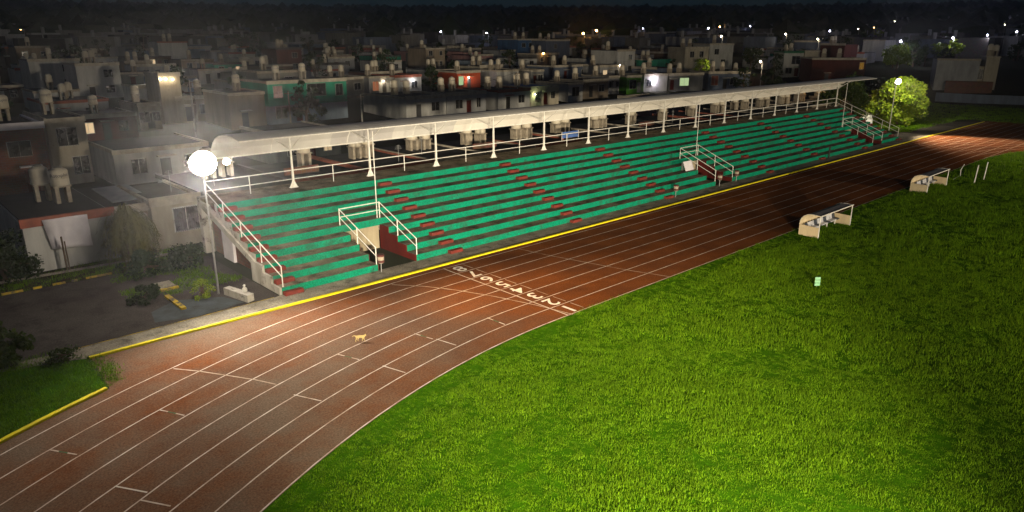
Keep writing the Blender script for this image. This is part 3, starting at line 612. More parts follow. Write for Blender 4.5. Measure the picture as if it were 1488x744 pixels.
# ---- row just behind the stand
left = house(-17.6, -13.0, 25.0, 2.85, 9.5, 'white', 'stained white house with terracotta coping and a white cloth on its front', coping='coping_red', wins=[], door=None, side_lip=False)
b = MB(); n = 10; vs = []
for i in range(n+1):
    for j in range(5):
        u = j/4; x = -16.65+2.25*u*(1-.1*i/n)+.25*i/n; zz = 2.98-1.9*i/n*(.92+.08*u); vs.append((x, 24.84-.05*math.sin(i*1.3+j*2)-.02*j-(.0 if i else .02), zz))
b.add(vs, [(i*5+j, i*5+j+1, (i+1)*5+j+1, (i+1)*5+j) for i in range(n) for j in range(4)]); o = b.build('hanging_cloth', M['cloth'], smooth=True); sd = o.modifiers.new('s', 'SOLIDIFY'); sd.thickness = .02; tag(o, 'white cloth hung over the front of the low stained house', 'cloth')
b = MB(); b.tube((-15.97, 24.3, 0), (-15.97, 24.3, 2.0), .05); b.tube((-15.85, 24.3, 0), (-15.85, 24.3, 1.7), .04); tag(b.build('gate_post', M['bark']), 'thin dark post in front of the white cloth', 'post')
house(-13.0, -10.9, 25.6, 2.7, 8.9, 'tan', 'narrow tan house half hidden by the weeping tree', wins=[], door=.5, side_lip=False)
house(-10.85, -7.9, 25.0, 2.95, 6.5, 'cream', 'small cream house with one barred window beside the grandstand', wins=[(.68, 1.0, 1.5, 1.45, 'glass')], side_lip=True, roof='roof2')
b = MB(); b.prism([(31.9, 2.5), (27.2, 2.35), (27.2, 2.40), (31.9, 2.55)], 0, -12.4, -10.2)
o = b.build('tin_roof', M['tin']); tag(o, 'sloping corrugated tin roof sheet between two low houses', 'roof sheet'); o.location = (0, 0, .55)
tank(-14.55, 29.6, 2.9, 'near cream water tank with dark lettering on the left roof'); tk_near = tanks[-1]; tk_near.rotation_euler = (0, 0, 0)
tank(-15.35, 31.0, 2.9, 'cream water tank just behind the lettered tank'); 
vs, fs = text_mesh('Rotoplas', .30); b = MB(); cx, cy, cz = -14.55, 29.6, 2.9+1.08+.66; a0 = math.atan2(CAM.y-cy, CAM.x-cx)
b.add([(cx+.528*math.cos(a0+v.x/.52), cy+.528*math.sin(a0+v.x/.52), cz+v.y+.04*v.x) for v in vs], fs)
LOC[tk_near.name] = (-14.55, 29.6, 2.9); tk_near.scale = (1, 1, 1)
body = [c for c in tk_near.children if c.name.startswith('tank_body')][0]; LOC[body.name] = (-14.55, 29.6, 2.9); b.build('lettering', M['ink'], body, fix=False)
x = -7.4; i = 0
while x < 92:
    w = rnd.uniform(5.9, 6.3); i += 1
    lab = '%s flat-roofed house from the left directly behind the grandstand' % ordn(i)
    house(x, x+w-.12, 25.4+rnd.uniform(-.2, .2), rnd.uniform(2.75, 2.95), 9.2, rnd.choice(['grey', 'weathered grey', 'tan', 'pale grey']), lab, wins=[(.25, 1., 1.1, 1.1), (.75, 1., 1.1, 1.1)], door=.5, detail=1 if x > 20 else 2,
          coping=rnd.choice(['coping', 'block', 'coping_red', 'roof2']), group='flat-roofed houses directly behind the grandstand', side_lip=rnd.random() < .7)
    for k, dx in enumerate((-.62, .62)):
        if rnd.random() < .93: tank(x+w*.5+dx+rnd.uniform(-.1, .1), 31.2+rnd.uniform(-.7, .7), 2.92, '%s cream water tank on the %s roof directly behind the grandstand' % (('left', 'right')[k], ordn(i)))
    if i in (2, 5, 9): 
        b = MB(); z = 2.95; b.box(x+.6, x+3.4, 28, 28.12, z, z+.55); tag(b.build('roof_wall', M['brick']), 'low unfinished brick wall on the %s roof behind the grandstand' % ordn(i), 'brick wall')
    x += w
b = MB(); b.box(27.3, 29.6, 26.0, 26.04, 3.3, 3.9); o = b.build('blue_tarp', M['blue_tarp']); tag(o, 'blue tarpaulin hanging behind the grandstand railing', 'tarpaulin')
b = MB(); 
for q in (27.25, 29.65): b.tube((q, 26.02, 2.9), (q, 26.02, 3.95), .03)
b.build('tarp_pole', M['rail'], o)
b = MB(); b.box(27.3, 27.6, 26.06, 26.1, 2.95, 3.7); tag(b.build('laundry', M['pink'] if 'pink' in M else M['coping_red']), 'reddish cloth drying beside the blue tarpaulin', 'laundry')
# ---- named houses seen in the town
H = []
H.append(dict(x0=on_axis(70, 200, 1, 52).x, x1=on_axis(127, 200, 1, 52).x, y=52, H=5.75, depth=9, wcol='cream', label='tall two-storey cream house with shaded windows above the lettered water tank', wins=[(.48, 3.5, 1.5, 1.5, 'glass'), (.72, .9, 1.2, 1.5, 'glass')], door=None, detail=2, z=0))
H.append(dict(x0=on_axis(-40, 200, 1, 50).x, x1=on_axis(66, 200, 1, 50).x, y=50, H=5.6, depth=9, wcol='brown', label='brown two-storey house at the left edge with a red arched wall', wins=[(.6, 3.2, 1.6, 1.2, 'glass')], door=.7, detail=2, z=0, wmat=M['brick'], coping='cloth'))
H.append(hero(388, 124, 503, 5.6, depth=9, wcol='pale blue', upper='teal', label='green two-storey house with pale blue ground floor', wins=[(.12, 3.5, 1.3, 1.6, 'glass_pink'), (.60, 3.5, 3.0, 1.7, 'glass'), (.9, 3.4, 1.2, 1.6, 'glass'), (.14, .6, 1.6, 1.6, 'glass')], door=.36, detail=2))
H.append(hero(590, 147, 648, 3.0, depth=12, wcol='white', label='white terraced house at the left end of the second row above the canopy', coping='coping'))
H.append(hero(649, 141, 706, 3.1, depth=9, wcol='pale grey', label='pale terraced house with a light blue door above the canopy', wins=[(.3, .9, 1.4, 1.3, 'glass'), (.8, .9, .8, 1.4, 'glass')], door=.55))
H.append(hero(724, 136, 770, 3.0, depth=9, wcol='white', label='white house with red trimmed roof edge and maroon door', coping='coping_red'))
H.append(hero(771, 131, 812, 3.0, depth=9, wcol='cream', label='cream house with a lit greenish porch and a bright blue roof edge', roof='blue_tarp'))
H.append(hero(826, 125, 847, 3.0, depth=9, wcol='white', label='white house front with brown barred window above the canopy', wins=[(.5, .8, 1.8, 1.6, 'glass')], door=None))
H.append(hero(848, 121, 884, 3.0, depth=9, wcol='tan', label='tan house with shallow stair and cream yard above the canopy'))
H.append(hero(885, 115, 900, 3.0, depth=9, wcol='white', label='small white house left of the lime green house'))
H.append(hero(911, 114, 932, 3.2, depth=7, wcol='lime green', label='lime green house with a white framed window', wins=[(.42, .8, 1.6, 1.7, 'glass')], door=.85, detail=1))
H.append(hero(936, 112, 970, 3.1, depth=8, wcol='white', label='white house lit by a bright wall lamp next to the lime green house', wins=[(.22, .9, 1.2, 1.3, 'glass')], door=None, detail=1))
H.append(hero(972, 111, 1022, 3.1, depth=8, wcol='grey', label='grey house with a lit greenish window right of the lamp-lit white house', wins=[(.45, .8, 2.2, 1.6, 'glass_green')], door=.1, detail=1))
H.append(hero(1030, 108, 1090, 3.4, depth=9, wcol='slate blue', label='slate blue house with a red window opening', wins=[(.15, .8, 1.6, 2.0, 'coping_red'), (.6, .9, 1.5, 1.4, 'glass')], door=.4, detail=1))
H.append(hero(481, 117, 533, 3.1, depth=8, wcol='weathered grey', label='dark weathered house left of the lamp-lit grey house'))
H.append(hero(536, 114, 572, 3.2, depth=8, wcol='pale grey', label='pale grey house with a wall lamp and colourful doorway', wins=[(.25, .7, 1.3, 1.7, 'stripe')], door=.6))
H.append(hero(574, 113, 612, 3.2, depth=8, wcol='white', label='white house with red roof edge beside the colourful doorway', coping='coping_red'))
H.append(hero(664, 107, 698, 3.2, depth=8, wcol='orange', label='orange house with a purple door under a wall lamp', wins=[(.16, .7, 1.2, 1.7, 'glass_green')], door=.5, detail=1))
H.append(hero(722, 105, 760, 3.1, depth=8, wcol='white', label='white house with overhanging roof slab behind the red trimmed house', wins=[(.7, .6, 1., 1.5, 'glass_warm')]))
H.append(hero(772, 104, 790, 3.1, depth=8, wcol='grey', label='small grey house behind the blue roof edge'))
H.append(hero(802, 99, 865, 3.1, depth=8, wcol='slate blue', label='dim slate blue house with a tiny lamp on its roof'))
H.append(hero(872, 98, 902, 3.1, depth=8, wcol='pale grey', label='pale grey house behind the lime green house'))
H.append(hero(753, 59, 792, 5.8, depth=10, wcol='blue', label='deep blue two-storey house in the middle distance', wins=[(.2, 3.4, 1.6, 1.3, 'glass'), (.5, 3.4, 2.6, 1.3, 'glass'), (.86, 3.2, 1., 1.4, 'glass')], door=None, detail=1))
H.append(hero(793, 60, 828, 5.6, depth=10, wcol='slate blue', label='grey blue two-storey house joined to the deep blue one', wins=[(.4, 3, 1.2, 1.4, 'glass')], door=None, detail=1))
H.append(hero(780, 80, 812, 3.0, depth=8, wcol='weathered grey', label='weathered low house below the deep blue one'))
H.append(hero(936, 49, 968, 5.5, depth=8, wcol='pale grey', label='plain pale grey block house standing high in the far town', wins=[], door=None, detail=1))
H.append(hero(996, 71, 1030, 5.6, depth=9, wcol='cream', label='cream two-storey house beside the lamp-lit shrub', wins=[(.3, 3.2, 1.2, 1.5, 'glass'), (.7, 3.2, 1.2, 1.5, 'glass')], door=.5, detail=1))
H.append(hero(1032, 66, 1066, 6.2, depth=10, wcol='white', label='white stepped two-storey house in the middle of the far town', wins=[(.3, 3.6, 1.3, 1.4, 'glass'), (.6, .8, 1.3, 1.5, 'glass')], door=None, detail=1))
H.append(hero(1140, 79, 1168, 5.9, depth=8, wcol='white', upper=None, label='white two-storey house with green trim and a tall dark window', wins=[(.62, 3.0, 2.0, 2.0, 'glass'), (.3, .7, 1.6, 1.4, 'glass')], door=.7, detail=1, coping='greentrim'))
H.append(hero(1170, 78, 1192, 5.9, depth=8, wcol='cream', label='windowless cream stair tower beside the white house with green trim', wins=[], door=None, detail=1))
H.append(hero(1180, 92, 1258, 5.5, depth=10, wcol='brick red', label='long dark red house with one amber lit window', wins=[(.93, 3.2, .9, 1.5, 'glass_amber')], door=.3, detail=1))
H.append(hero(230, 111, 261, 6.6, depth=6, wcol='cream', label='tall cream building lit by three wall lamps at the upper left', wins=[], door=None, detail=1))
H.append(hero(200, 155, 232, 3.2, depth=8, wcol='cream', label='low cream house with a dark doorway under the three wall lamps'))
H.append(hero(255, 146, 280, 3.2, depth=8, wcol='cream', label='small bright cream house right below the three wall lamps', wins=[], door=.7))
H.append(hero(284, 144, 330, 3.2, depth=8, wcol='tan', label='tan house with leafy shadows left of the green house'))
H.append(hero(332, 140, 384, 4.6, depth=9, wcol='tan', label='tall plain tan house joined to the green two-storey house', wins=[], door=.4))
M['glass_pink'] = emit('window_pink', (1, .62, .5), .22); M['glass_green'] = emit('window_greenish', (.75, 1, .5), .55); M['glass_amber'] = emit('window_amber', (1, .5, .05), .16); M['stripe'] = emit('window_stripes', (1, .35, .15), .25); M['greentrim'] = mat('green_trim', (.03, .16, .08), .8)
for h in H:
    d = math.hypot(h['x0']-CAM.x, h['y']-CAM.y); h.setdefault('detail', 2 if d < 130 else 1)
    big = h['label'].startswith(('windowless', 'tall cream building', 'plain pale', 'small bright'))
    tw_ = h['label'].split(); tw_ = [w_ for w_ in tw_ if w_ not in ('a', 'the', 'and')][:9]
    while tw_[-1] in ('with', 'by', 'in', 'of', 'at', 'on', 'its', 'an', 'behind', 'above', 'beside', 'under'): tw_.pop()
    house(tanks_=0 if big else (2 if h['x1']-h['x0'] > 7 else 1), tl=' '.join(tw_), **h)
# right-hand big house, its tower, and the compound wall
bx0 = on_axis(1363, 100, 1, 40.); 
p = on_terrain(1363, 86, 6.6); q = on_axis(1425, 89, 0, p.x+3)
dx = Vector((q.x-p.x, q.y-p.y, 0)); ln = dx.length; 
t = root('house', 'large plain grey gabled house wall at the right with a brick yard', 'house', (p.x, p.y, th(p.x, p.y)))
zb = th(p.x, p.y); ang = math.atan2(dx.y, dx.x); LOC[t.name] = (0, 0, 0)
def bxl(name, mt, a0, a1, d0, d1, z0, z1, par=t):
    b = MB(); b.box(a0, a1, d0, d1, z0, z1); return b.build(name, mt, par)
t.rotation_euler = (0, 0, ang); t.location = (p.x, p.y, zb)
bxl('wall', WALLS['pale grey'], 0, ln, 0, 10, -2, 6.5); bxl('roof', M['roof'], -.1, ln+.1, .2, 10.1, 6.5, 6.62); bxl('parapet', M['block'], -.12, ln+.12, -.1, .19, 6.3, 6.7)
bxl('brick_yard_wall', M['brick'], ln*.22, ln*1.3, -4.2, -4.0, -2, 2.3)
tw = root('house', 'narrow cream house with twin water tanks beside the large grey wall', 'house', (0, 0, 0)); LOC[tw.name] = (0, 0, 0); tw.rotation_euler = (0, 0, ang); tw.location = (p.x, p.y, zb)
for nm, mt, a in (('wall', WALLS['cream'], (ln*1.12, ln*1.42, -.5, 7, -2, 7.1)), ('parapet', M['coping'], (ln*1.10, ln*1.44, -.6, 7.1, 7.0, 7.25)), ('side_wing', WALLS['cream'], (ln*1.002, ln*1.118, .4, 6, -2, 5.2))):
    b = MB(); b.box(*a); b.build(nm, mt, tw)
window(tw, ln*1.06, .4, 2.6, .8, 2.0, 'glass'); footprints.append((p.x-4, p.x+ln+12, p.y-22, p.y+14))
ca, sa = math.cos(ang), math.sin(ang)
for k, a in enumerate((ln*1.2, ln*1.33)): tank(p.x+ca*a-sa*1.5, p.y+sa*a+ca*1.5, zb+7.25, ('left', 'right')[k]+' tank of the pair on the narrow cream house at the right', simple=True, s=1.1)
w = MB(); pts_ = [(137.5, 27), (138, 20), (140, 12), (143, 0), (148, -25)]
for a, b_ in zip(pts_, pts_[1:]):
    kerb(w, [a, b_], .25, 2.0)
o = w.build('compound_wall', WALLS['slate blue']); tag(o, 'long pale blue compound wall beyond the far end of the track', 'wall')
# orange lit building behind the end of the stand
house(91.5, 98.5, 25.5, 3.4, 6, 'tan', 'tan building with a warm wall lamp behind the right end of the canopy', wins=[], door=.3, detail=1)
house(99, 102.5, 24, 3.2, 6, 'white', 'small white building with blue base behind the right end of the canopy', wins=[(.5, 1, 1, 1, 'glass')], door=None, detail=1)
# car parked beyond the stand
def car(x, y, ang, label):
    t = root('parked_car', label, 'car', (0, 0, 0)); LOC[t.name] = (0, 0, 0)
    b = MB(); b.prism([(-2.1, .28), (2.1, .28), (2.15, .62), (1.95, .80), (1.05, .90), (.55, 1.38), (-.95, 1.42), (-1.6, .98), (-2.1, .92)], 1, -.82, .82); b.build('body', M['car'], t)
    b = MB(); b.prism([(.98, .92), (.5, 1.33), (-.92, 1.36), (-1.45, .98)], 1, -.83, .83); b.build('window', M['glass'], t)
    for wx in (-1.35, 1.35):
        for wy in (-.72, .72):
            b = MB(); b.tube((wx, wy-.1, .31), (wx, wy+.1, .31), .31, 16); wh = b.build('wheel', M['tyre'], t); b = MB(); b.tube((wx, wy-.115, .31), (wx, wy+.115, .31), .17, 12); b.build('rim', M['metal'], wh)
    for wy in (-.6, .6):
        b = MB(); b.box(2.1, 2.17, wy-.15, wy+.15, .6, .72); b.build('headlight', M['cloth'], t)
    t.location = (x, y, 0); t.rotation_euler = (0, 0, ang)
car(90.8, 22.2, .5, 'white car parked behind the right end of the grandstand')
# ---- generic rows
GEN = []
PAL = ['white', 'white', 'white', 'cream', 'teal', 'grey', 'pale grey', 'pale grey', 'pale grey', 'weathered grey', 'weathered grey', 'tan', 'slate blue', 'brown', 'pink', 'pale blue', 'brown', 'brick red']
ROWN = {}
def free(x0, x1, y0, y1):
    for (a, b, c, d) in footprints:
        if x0 < b+.3 and x1 > a-.3 and y0 < d+1.0 and y1 > c-2.5: return False
    return True
rows = [48, 63, 78, 93, 108, 123, 138, 153, 168, 184, 200, 218, 236]
count = 0
for ri, y in enumerate(rows):
    xl = -24+.13*(y+21.6)-8; x = xl; k = 0
    while True:
        w = rnd.uniform(6.2, 8.6); D = math.hypot(x-CAM.x, y-CAM.y)
        if D > 262 or math.atan2(x-CAM.x, y-CAM.y) > math.radians(80): break
        gap = rnd.random()
        if x > 100 and y < 60: x += 6; continue
        if gap < (.05 if D < 140 else .16): x += w; continue
        dep = 8.5; yy = y+rnd.uniform(-.4, .4)
        st = 2 if rnd.random() < .16 else 1; Hh = rnd.uniform(2.8, 3.2) if st == 1 else rnd.uniform(5.4, 5.9); zt_ = th(x+w/2, yy)
        if st == 2 and in_front(x, x+w, yy, dep, zt_+Hh+.3): st = 1; Hh = 3.0
        if free(x, x+w-.15, yy, yy+dep) and not in_front(x, x+w, yy, dep, zt_+Hh+.3):
            k += 1
            c = rnd.choice(PAL); d = 2 if D < 100 else 1
            nm = '%s %s house, %s from the left in the %s town row beyond the grandstand' % (c, 'two-storey' if st == 2 else 'low', ordn(k), ordn(ri+1))
            house(x, x+w-.15, yy, Hh, dep, c, nm, roof=rnd.choice(['roof', 'roof', 'roof2']), coping=rnd.choice(['coping', 'coping', 'block', 'roof2', 'coping', 'coping_red']), detail=d if D < 215 else 0, storeys=st, group='town houses beyond the grandstand', side_lip=D < 150, rot=0 if math.atan2(x-CAM.x, y-CAM.y) < math.radians(52) else -PI/2)
            count += 1
            if D < 235:
                nt = 2 if rnd.random() < .45 else 1
                if in_front(x+w*.3, x+w*.7, yy+5, 2, zt_+Hh+2.2): nt = 0
                for q in range(nt):
                    if D > 170 and len(tanks) > 285: break
                    tank(x+w*.5+(q-.5*(nt-1))*1.25, yy+5.4+rnd.uniform(-1.5, 1), th(x+w/2, yy)+Hh+.05, ('%scream tank on the %s house of the %s town row' % ('' if nt == 1 else ('left ', 'right ')[q], ordn(k), ordn(ri+1))), simple=D > 110)
        x += w
print('@@HOUSES', count, 'TANKS', len(tanks))
for t_ in TP:
    if t_ not in tanks: bpy.data.objects.remove(t_)
# ---- far town too distant to part: one mass
ft = MB(); cmat = [WALLS['grey'], WALLS['slate blue'], WALLS['weathered grey'], M['roof'], WALLS['pale grey'], M['greybrick']]
for i in range(2600):
    u = rnd.uniform(-40, 1530); D = 265+ (rnd.random()**1.35)*1150; d = ray(u, 372); d.z = 0; d.normalize(); p_ = CAM+d*D
    if D > 700 and u < 900 and rnd.random() < .8: continue
    w = rnd.uniform(6, 13); h = rnd.choice((3, 3, 3.3, 5.6, 6)); z = th(p_.x, p_.y); m_ = rnd.randrange(6)
    ft.box(p_.x, p_.x+w, p_.y, p_.y+8, z-2, z+h, m_)
    if rnd.random() < .5: ft.lathe((p_.x+w/2, p_.y+4, z+h), [(.5, 0), (.55, 2)], 6, 4)
o = ft.build('distant_town', cmat, fix=False); tag(o, 'dim mass of far houses climbing towards the hills', 'distant town', kind='stuff')
# ------------------------------------------------------------------ trees
def leaf_cloud(mb, clumps, n, s, rng, droop=0.):
    """n leaf quads scattered through the shells of many small clumps"""
    tot = sum(c[1]**2 for c in clumps)
    for (c, r) in clumps:
        m_ = max(3, int(n*r*r/tot))
        for i in range(m_):
            d = Vector((rng.gauss(0, 1), rng.gauss(0, 1), rng.gauss(0, 1))).normalized()*r*(rng.random()**.45)
            d.z *= .8; p = Vector(c)+d; a = Vector((rng.gauss(0, 1), rng.gauss(0, 1), rng.gauss(0, .6)-droop)).normalized(); b = a.orthogonal().normalized(); b = (b*math.cos(rng.random()*6.3)+a.cross(b)*math.sin(rng.random()*6.3))
            l = s*rng.uniform(.6, 1.3); w = l*.42
            mb.add([p-a*l*.5, p+b*w, p+a*l*.5, p-b*w], [(0, 1, 2, 3)])
def make_clumps(base, h, R, rng, n=26, zlo=.3):
    cl = []
    for i in range(n):
        t_ = rng.random(); zz = zlo+(1-zlo)*t_; rr = R*math.sin(PI*min(1, .18+.80*t_))**.7*rng.uniform(.35, 1); a = rng.uniform(0, 2*PI)
        cl.append(((base[0]+rr*math.cos(a), base[1]+rr*math.sin(a), base[2]+h*zz-.06*h), R*rng.uniform(.20, .38)))
    return cl
def tree(x, y, h, R, label, mt='leaf_dark', n=1500, s=.35, group=None, name='tree', clumps=26, zlo=.3, cat_='tree'):
    rng = random.Random(int(x*13+y*7+h*100)); z = th(x, y)
    t = root(name, label, cat_, (x, y, z), group); cl = make_clumps((x, y, z), h, R, rng, clumps, zlo)
    b = MB(); top = Vector((x+rng.uniform(-.3, .3), y, z+h*.55)); b.tube((x, y, z-.2), top, .03*h+.05, 8, .015*h+.02)
    for (c, r) in cl[:9]: b.tube(Vector((x, y, z)).lerp(top, rng.uniform(.45, 1)), c, .012*h+.02, 5, .02)
    b.build('trunk', M['bark'], t)
    b = MB(); leaf_cloud(b, cl, n, s, rng); b.build('crown', M[mt], t, fix=False); return t
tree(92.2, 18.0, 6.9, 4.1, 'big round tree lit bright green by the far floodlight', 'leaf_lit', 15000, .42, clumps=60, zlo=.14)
tree(85.5, 23.5, 6.8, 3.8, 'darker tree just left of the far floodlight mast', 'leaf', 5000, .4, clumps=34, zlo=.12)
tree(96, 27, 6.5, 4.0, 'dim tree behind the brightly lit tree', 'leaf_dark', 2500, .4, zlo=.15)
tree(-18.9, 24.6, 2.9, 1.9, 'dark dense bush against the left edge of the picture', 'leaf_dark', 4500, .16, zlo=.05, name='bush', cat_='bush', clumps=30)
tree(-20.6, 23.2, 2.4, 1.7, 'low dark bush in front of the dense left bush', 'leaf_dark', 2500, .16, zlo=.05, name='bush', cat_='bush')
tree(-14.3, 15.9, .8, .8, 'low dark shrub on the asphalt yard', 'leaf_dark', 1500, .12, zlo=.1, name='shrub', cat_='shrub')
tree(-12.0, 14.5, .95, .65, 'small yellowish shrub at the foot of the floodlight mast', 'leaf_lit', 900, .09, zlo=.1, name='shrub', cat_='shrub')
tree(-12.9, 20.6, 1.2, 1.4, 'dark undergrowth shrub under the weeping tree', 'leaf_dark', 2200, .16, zlo=.05, name='shrub', cat_='shrub')
tree(-10.6, 20.2, 1.2, 1.5, 'dark shrub between the weeping tree and the store door', 'leaf_dark', 1800, .15, zlo=.05, name='shrub', cat_='shrub')
tree(-21.0, 12.4, 1.6, 1.1, 'leafy green shrub on the corner lawn at the left edge', 'leaf', 1800, .2, zlo=.05, name='shrub', cat_='shrub')
tree(-19.0, 10.9, .5, .7, 'low weeds beside the start of the yellow kerb', 'leaf', 500, .12, zlo=.05, name='shrub', cat_='shrub')
# weeping tree: long drooping strands
wt = root('weeping_tree', 'olive green weeping tree in front of the small cream house', 'tree', (-12.9, 22.6, 0)); rng = random.Random(5)
b = MB(); 
for a in range(4): b.tube((-12.9, 22.6, 0), (-12.9+.5*math.cos(a*1.7), 22.6+.5*math.sin(a*1.7), 2.6), .07, 6, .03)
b.build('trunk', M['bark'], wt); b = MB()
for i in range(330):
    a = rng.uniform(0, 2*PI); R = 1.75*rng.random()**.6; top = Vector((-12.9+.3*math.cos(a), 22.6+.3*math.sin(a), 2.6+rng.uniform(0, 1.1))); out = Vector((-12.9+R*math.cos(a), 22.6+R*math.sin(a), rng.uniform(.2, 2.2))); mid = (top+out)/2+Vector((.3*math.cos(a)*R, .3*math.sin(a)*R, .55)); w = rng.uniform(.015, .035); sd = Vector((-math.sin(a), math.cos(a), 0))*w
    pp = [top*(1-t_)**2+mid*2*t_*(1-t_)+out*t_*t_ for t_ in (0, .25, .5, .75, 1)]
    for p1, p2 in zip(pp, pp[1:]): b.add([p1-sd, p1+sd, p2+sd, p2-sd], [(0, 1, 2, 3)])
    for q in range(9):
        c = pp[1].lerp(pp[4], rng.random()); d = Vector((rng.gauss(0, 1), rng.gauss(0, 1), -1.2)).normalized()*rng.uniform(.2, .42); b.add([c, c+d*.5+sd*1.8, c+d, c+d*.5-sd*1.8], [(0, 1, 2, 3)])
b.build('crown', M['leaf_olive'], wt, fix=False)
# town trees
k = 0
for i in range(900):
    if k >= 90: break
    u = rnd.uniform(0, 1488); D = rnd.uniform(85, 300); d = ray(u, 372); d.z = 0; d.normalize(); p_ = CAM+d*D
    if p_.y < 40 and p_.x < 128: continue
    if p_.y < 33: 
        if p_.x < 150: continue
    h = rnd.uniform(4, 7.5); R = h*.42
    if not free(p_.x-R*.5, p_.x+R*.5, p_.y, p_.y+.5) or in_front(p_.x-R, p_.x+R, p_.y, .5, th(p_.x, p_.y)+h): continue
    tree(p_.x, p_.y, h, R, 'dark leafy tree standing among the town houses', 'leaf_dark', 420 if D > 150 else 900, .5, group='dark trees among the town houses', clumps=16, zlo=.2); k += 1
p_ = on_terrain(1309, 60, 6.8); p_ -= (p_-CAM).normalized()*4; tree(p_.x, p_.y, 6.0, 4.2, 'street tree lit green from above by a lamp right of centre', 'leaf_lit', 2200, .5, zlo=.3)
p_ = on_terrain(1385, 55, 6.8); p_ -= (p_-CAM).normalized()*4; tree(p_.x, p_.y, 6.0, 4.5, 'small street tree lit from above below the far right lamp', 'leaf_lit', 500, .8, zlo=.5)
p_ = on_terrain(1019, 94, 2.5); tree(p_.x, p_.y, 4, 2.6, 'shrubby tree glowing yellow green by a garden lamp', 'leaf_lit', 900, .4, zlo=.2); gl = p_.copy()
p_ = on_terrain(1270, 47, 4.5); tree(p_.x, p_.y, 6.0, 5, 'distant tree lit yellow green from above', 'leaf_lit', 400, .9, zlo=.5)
p_ = on_terrain(1092, 80, 4); tree(p_.x, p_.y, 6, 4, 'palm-like green tree left of the warm street lamp', 'leaf', 900, .5, zlo=.2)
# far woods: a mass
wd = MB(); ico = bmesh.new(); bmesh.ops.create_icosphere(ico, subdivisions=1, radius=1); iv = [v.co.copy() for v in ico.verts]; fi = [tuple(v.index for v in f.verts) for f in ico.faces]; ico.free()
for i in range(4200):
    u = rnd.uniform(-60, 1550); D = 300+(rnd.random()**.7)*1250; d = ray(u, 372); d.z = 0; d.normalize(); p_ = CAM+d*D; r = rnd.uniform(3.5, 7)*(1+D/2500)
    z = th(p_.x, p_.y)+r*.5; wd.add([Vector((p_.x, p_.y, z))+Vector((v.x*rnd.uniform(.7, 1.3), v.y*rnd.uniform(.7, 1.3), v.z*rnd.uniform(.7, 1.25)))*r for v in iv], fi)
tag(wd.build('distant_woods', M['leaf_dark'], fix=False), 'dark woods between and beyond the far houses', 'distant woods', kind='stuff')
# ------------------------------------------------------------------ lamps in the town
LED = (.72, .68, 1.); SOD = (1, .50, .14); WW = (1, .80, .55)
M['lamp_led'] = emit('lamp_led', LED, 60); M['lamp_sod'] = emit('lamp_sodium', SOD, 60); M['lamp_warm'] = emit('lamp_warm', WW, 60)
def street_lamp(u, v, kind, size=.34, P=0, H=6.8, i=0):
    p = on_terrain(u, v, H)
    if p is None: return
    z = th(p.x, p.y); D = (p-CAM).length; s = size*max(1, D/210)**.6
    lab = {'LED': 'violet white', 'SOD': 'orange', 'WW': 'warm white'}[kind]
    t = root('street_lamp', '%s street lamp, %s from the left among the %s ones' % (lab, ordn(i), lab), 'street lamp', (p.x, p.y, z), 'street lamps of the town')
    b = MB(); b.tube((p.x+.9, p.y, z), (p.x+.9, p.y, z+H-.1), .07, 6, .05); b.tube((p.x+.9, p.y, z+H-.1), (p.x, p.y, z+H+.25+s*.5), .04, 5); b.build('pole', M['metal'], t)
    b = MB(); b.lathe((p.x, p.y, z+H-s*.5), [(s*.25, 0), (s*.46, s*.2), (s*.5, s*.45), (s*.4, s*.75), (s*.2, s*.95)], 10); b.build('lamp_globe', M[{'LED': 'lamp_led', 'SOD': 'lamp_sod', 'WW': 'lamp_warm'}[kind]], t)
    b = MB(); b.lathe((p.x, p.y, z+H+s*.46), [(s*.3, 0), (s*.25, s*.2), (.05, s*.3)], 8); b.build('lamp_cap', M['metal'], t)
    if P: point('street_light', (p.x-.4, p.y-.5, z+H-.5), P, {'LED': (.8, .78, 1), 'SOD': SOD, 'WW': WW}[kind], .2)
L_ = [(640.4, 46, 'LED', 150), (707, 48, 'LED', 150), (934, 41.6, 'LED', 0), (1029.6, 34.7, 'SOD', 0), (1029.6, 41, 'LED', 0), (1046, 38.8, 'SOD', 0), (1048, 52.6, 'WW', 250), (1081, 16.5, 'LED', 0), (1092, 15.6, 'LED', 0), (1101, 15.6, 'LED', 0),
      (1090, 37.7, 'LED', 0), (1167, 20.6, 'SOD', 0), (1141.5, 49.6, 'WW', 200), (1206, 45, 'LED', 0), (1188.4, 56.7, 'WW', 250), (1225.6, 25, 'LED', 0), (1236, 26, 'WW', 0), (1345, 17, 'LED', 0), (1376, 16, 'SOD', 0), (1400.5, 20, 'LED', 0), (1426, 16.3, 'LED', 0), (1430.5, 16.3, 'LED', 0),
      (1461, 27.5, 'LED', 0), (1477.5, 46, 'LED', 150), (1435, 51, 'LED', 150), (1385, 55, 'LED', 900), (1309, 60, 'LED', 1500), (1247, 42, 'WW', 0), (1105, 90, 'WW', 300), (847.4, 48.7, 'SOD', 500), (866.7, 44.3, 'SOD', 500), (1460, 36, 'WW', 0), (1270, 40, 'SOD', 0),
      (30, 43, 'SOD', 0), (225, 34.5, 'SOD', 0), (236, 30, 'SOD', 0), (1052, 22, 'WW', 0), (1070, 22, 'WW', 0), (1124, 22, 'WW', 0), (989, 10.5, 'WW', 0), (1300, 31, 'WW', 0), (1421, 37.5, 'LED', 0)]
cnt = {}
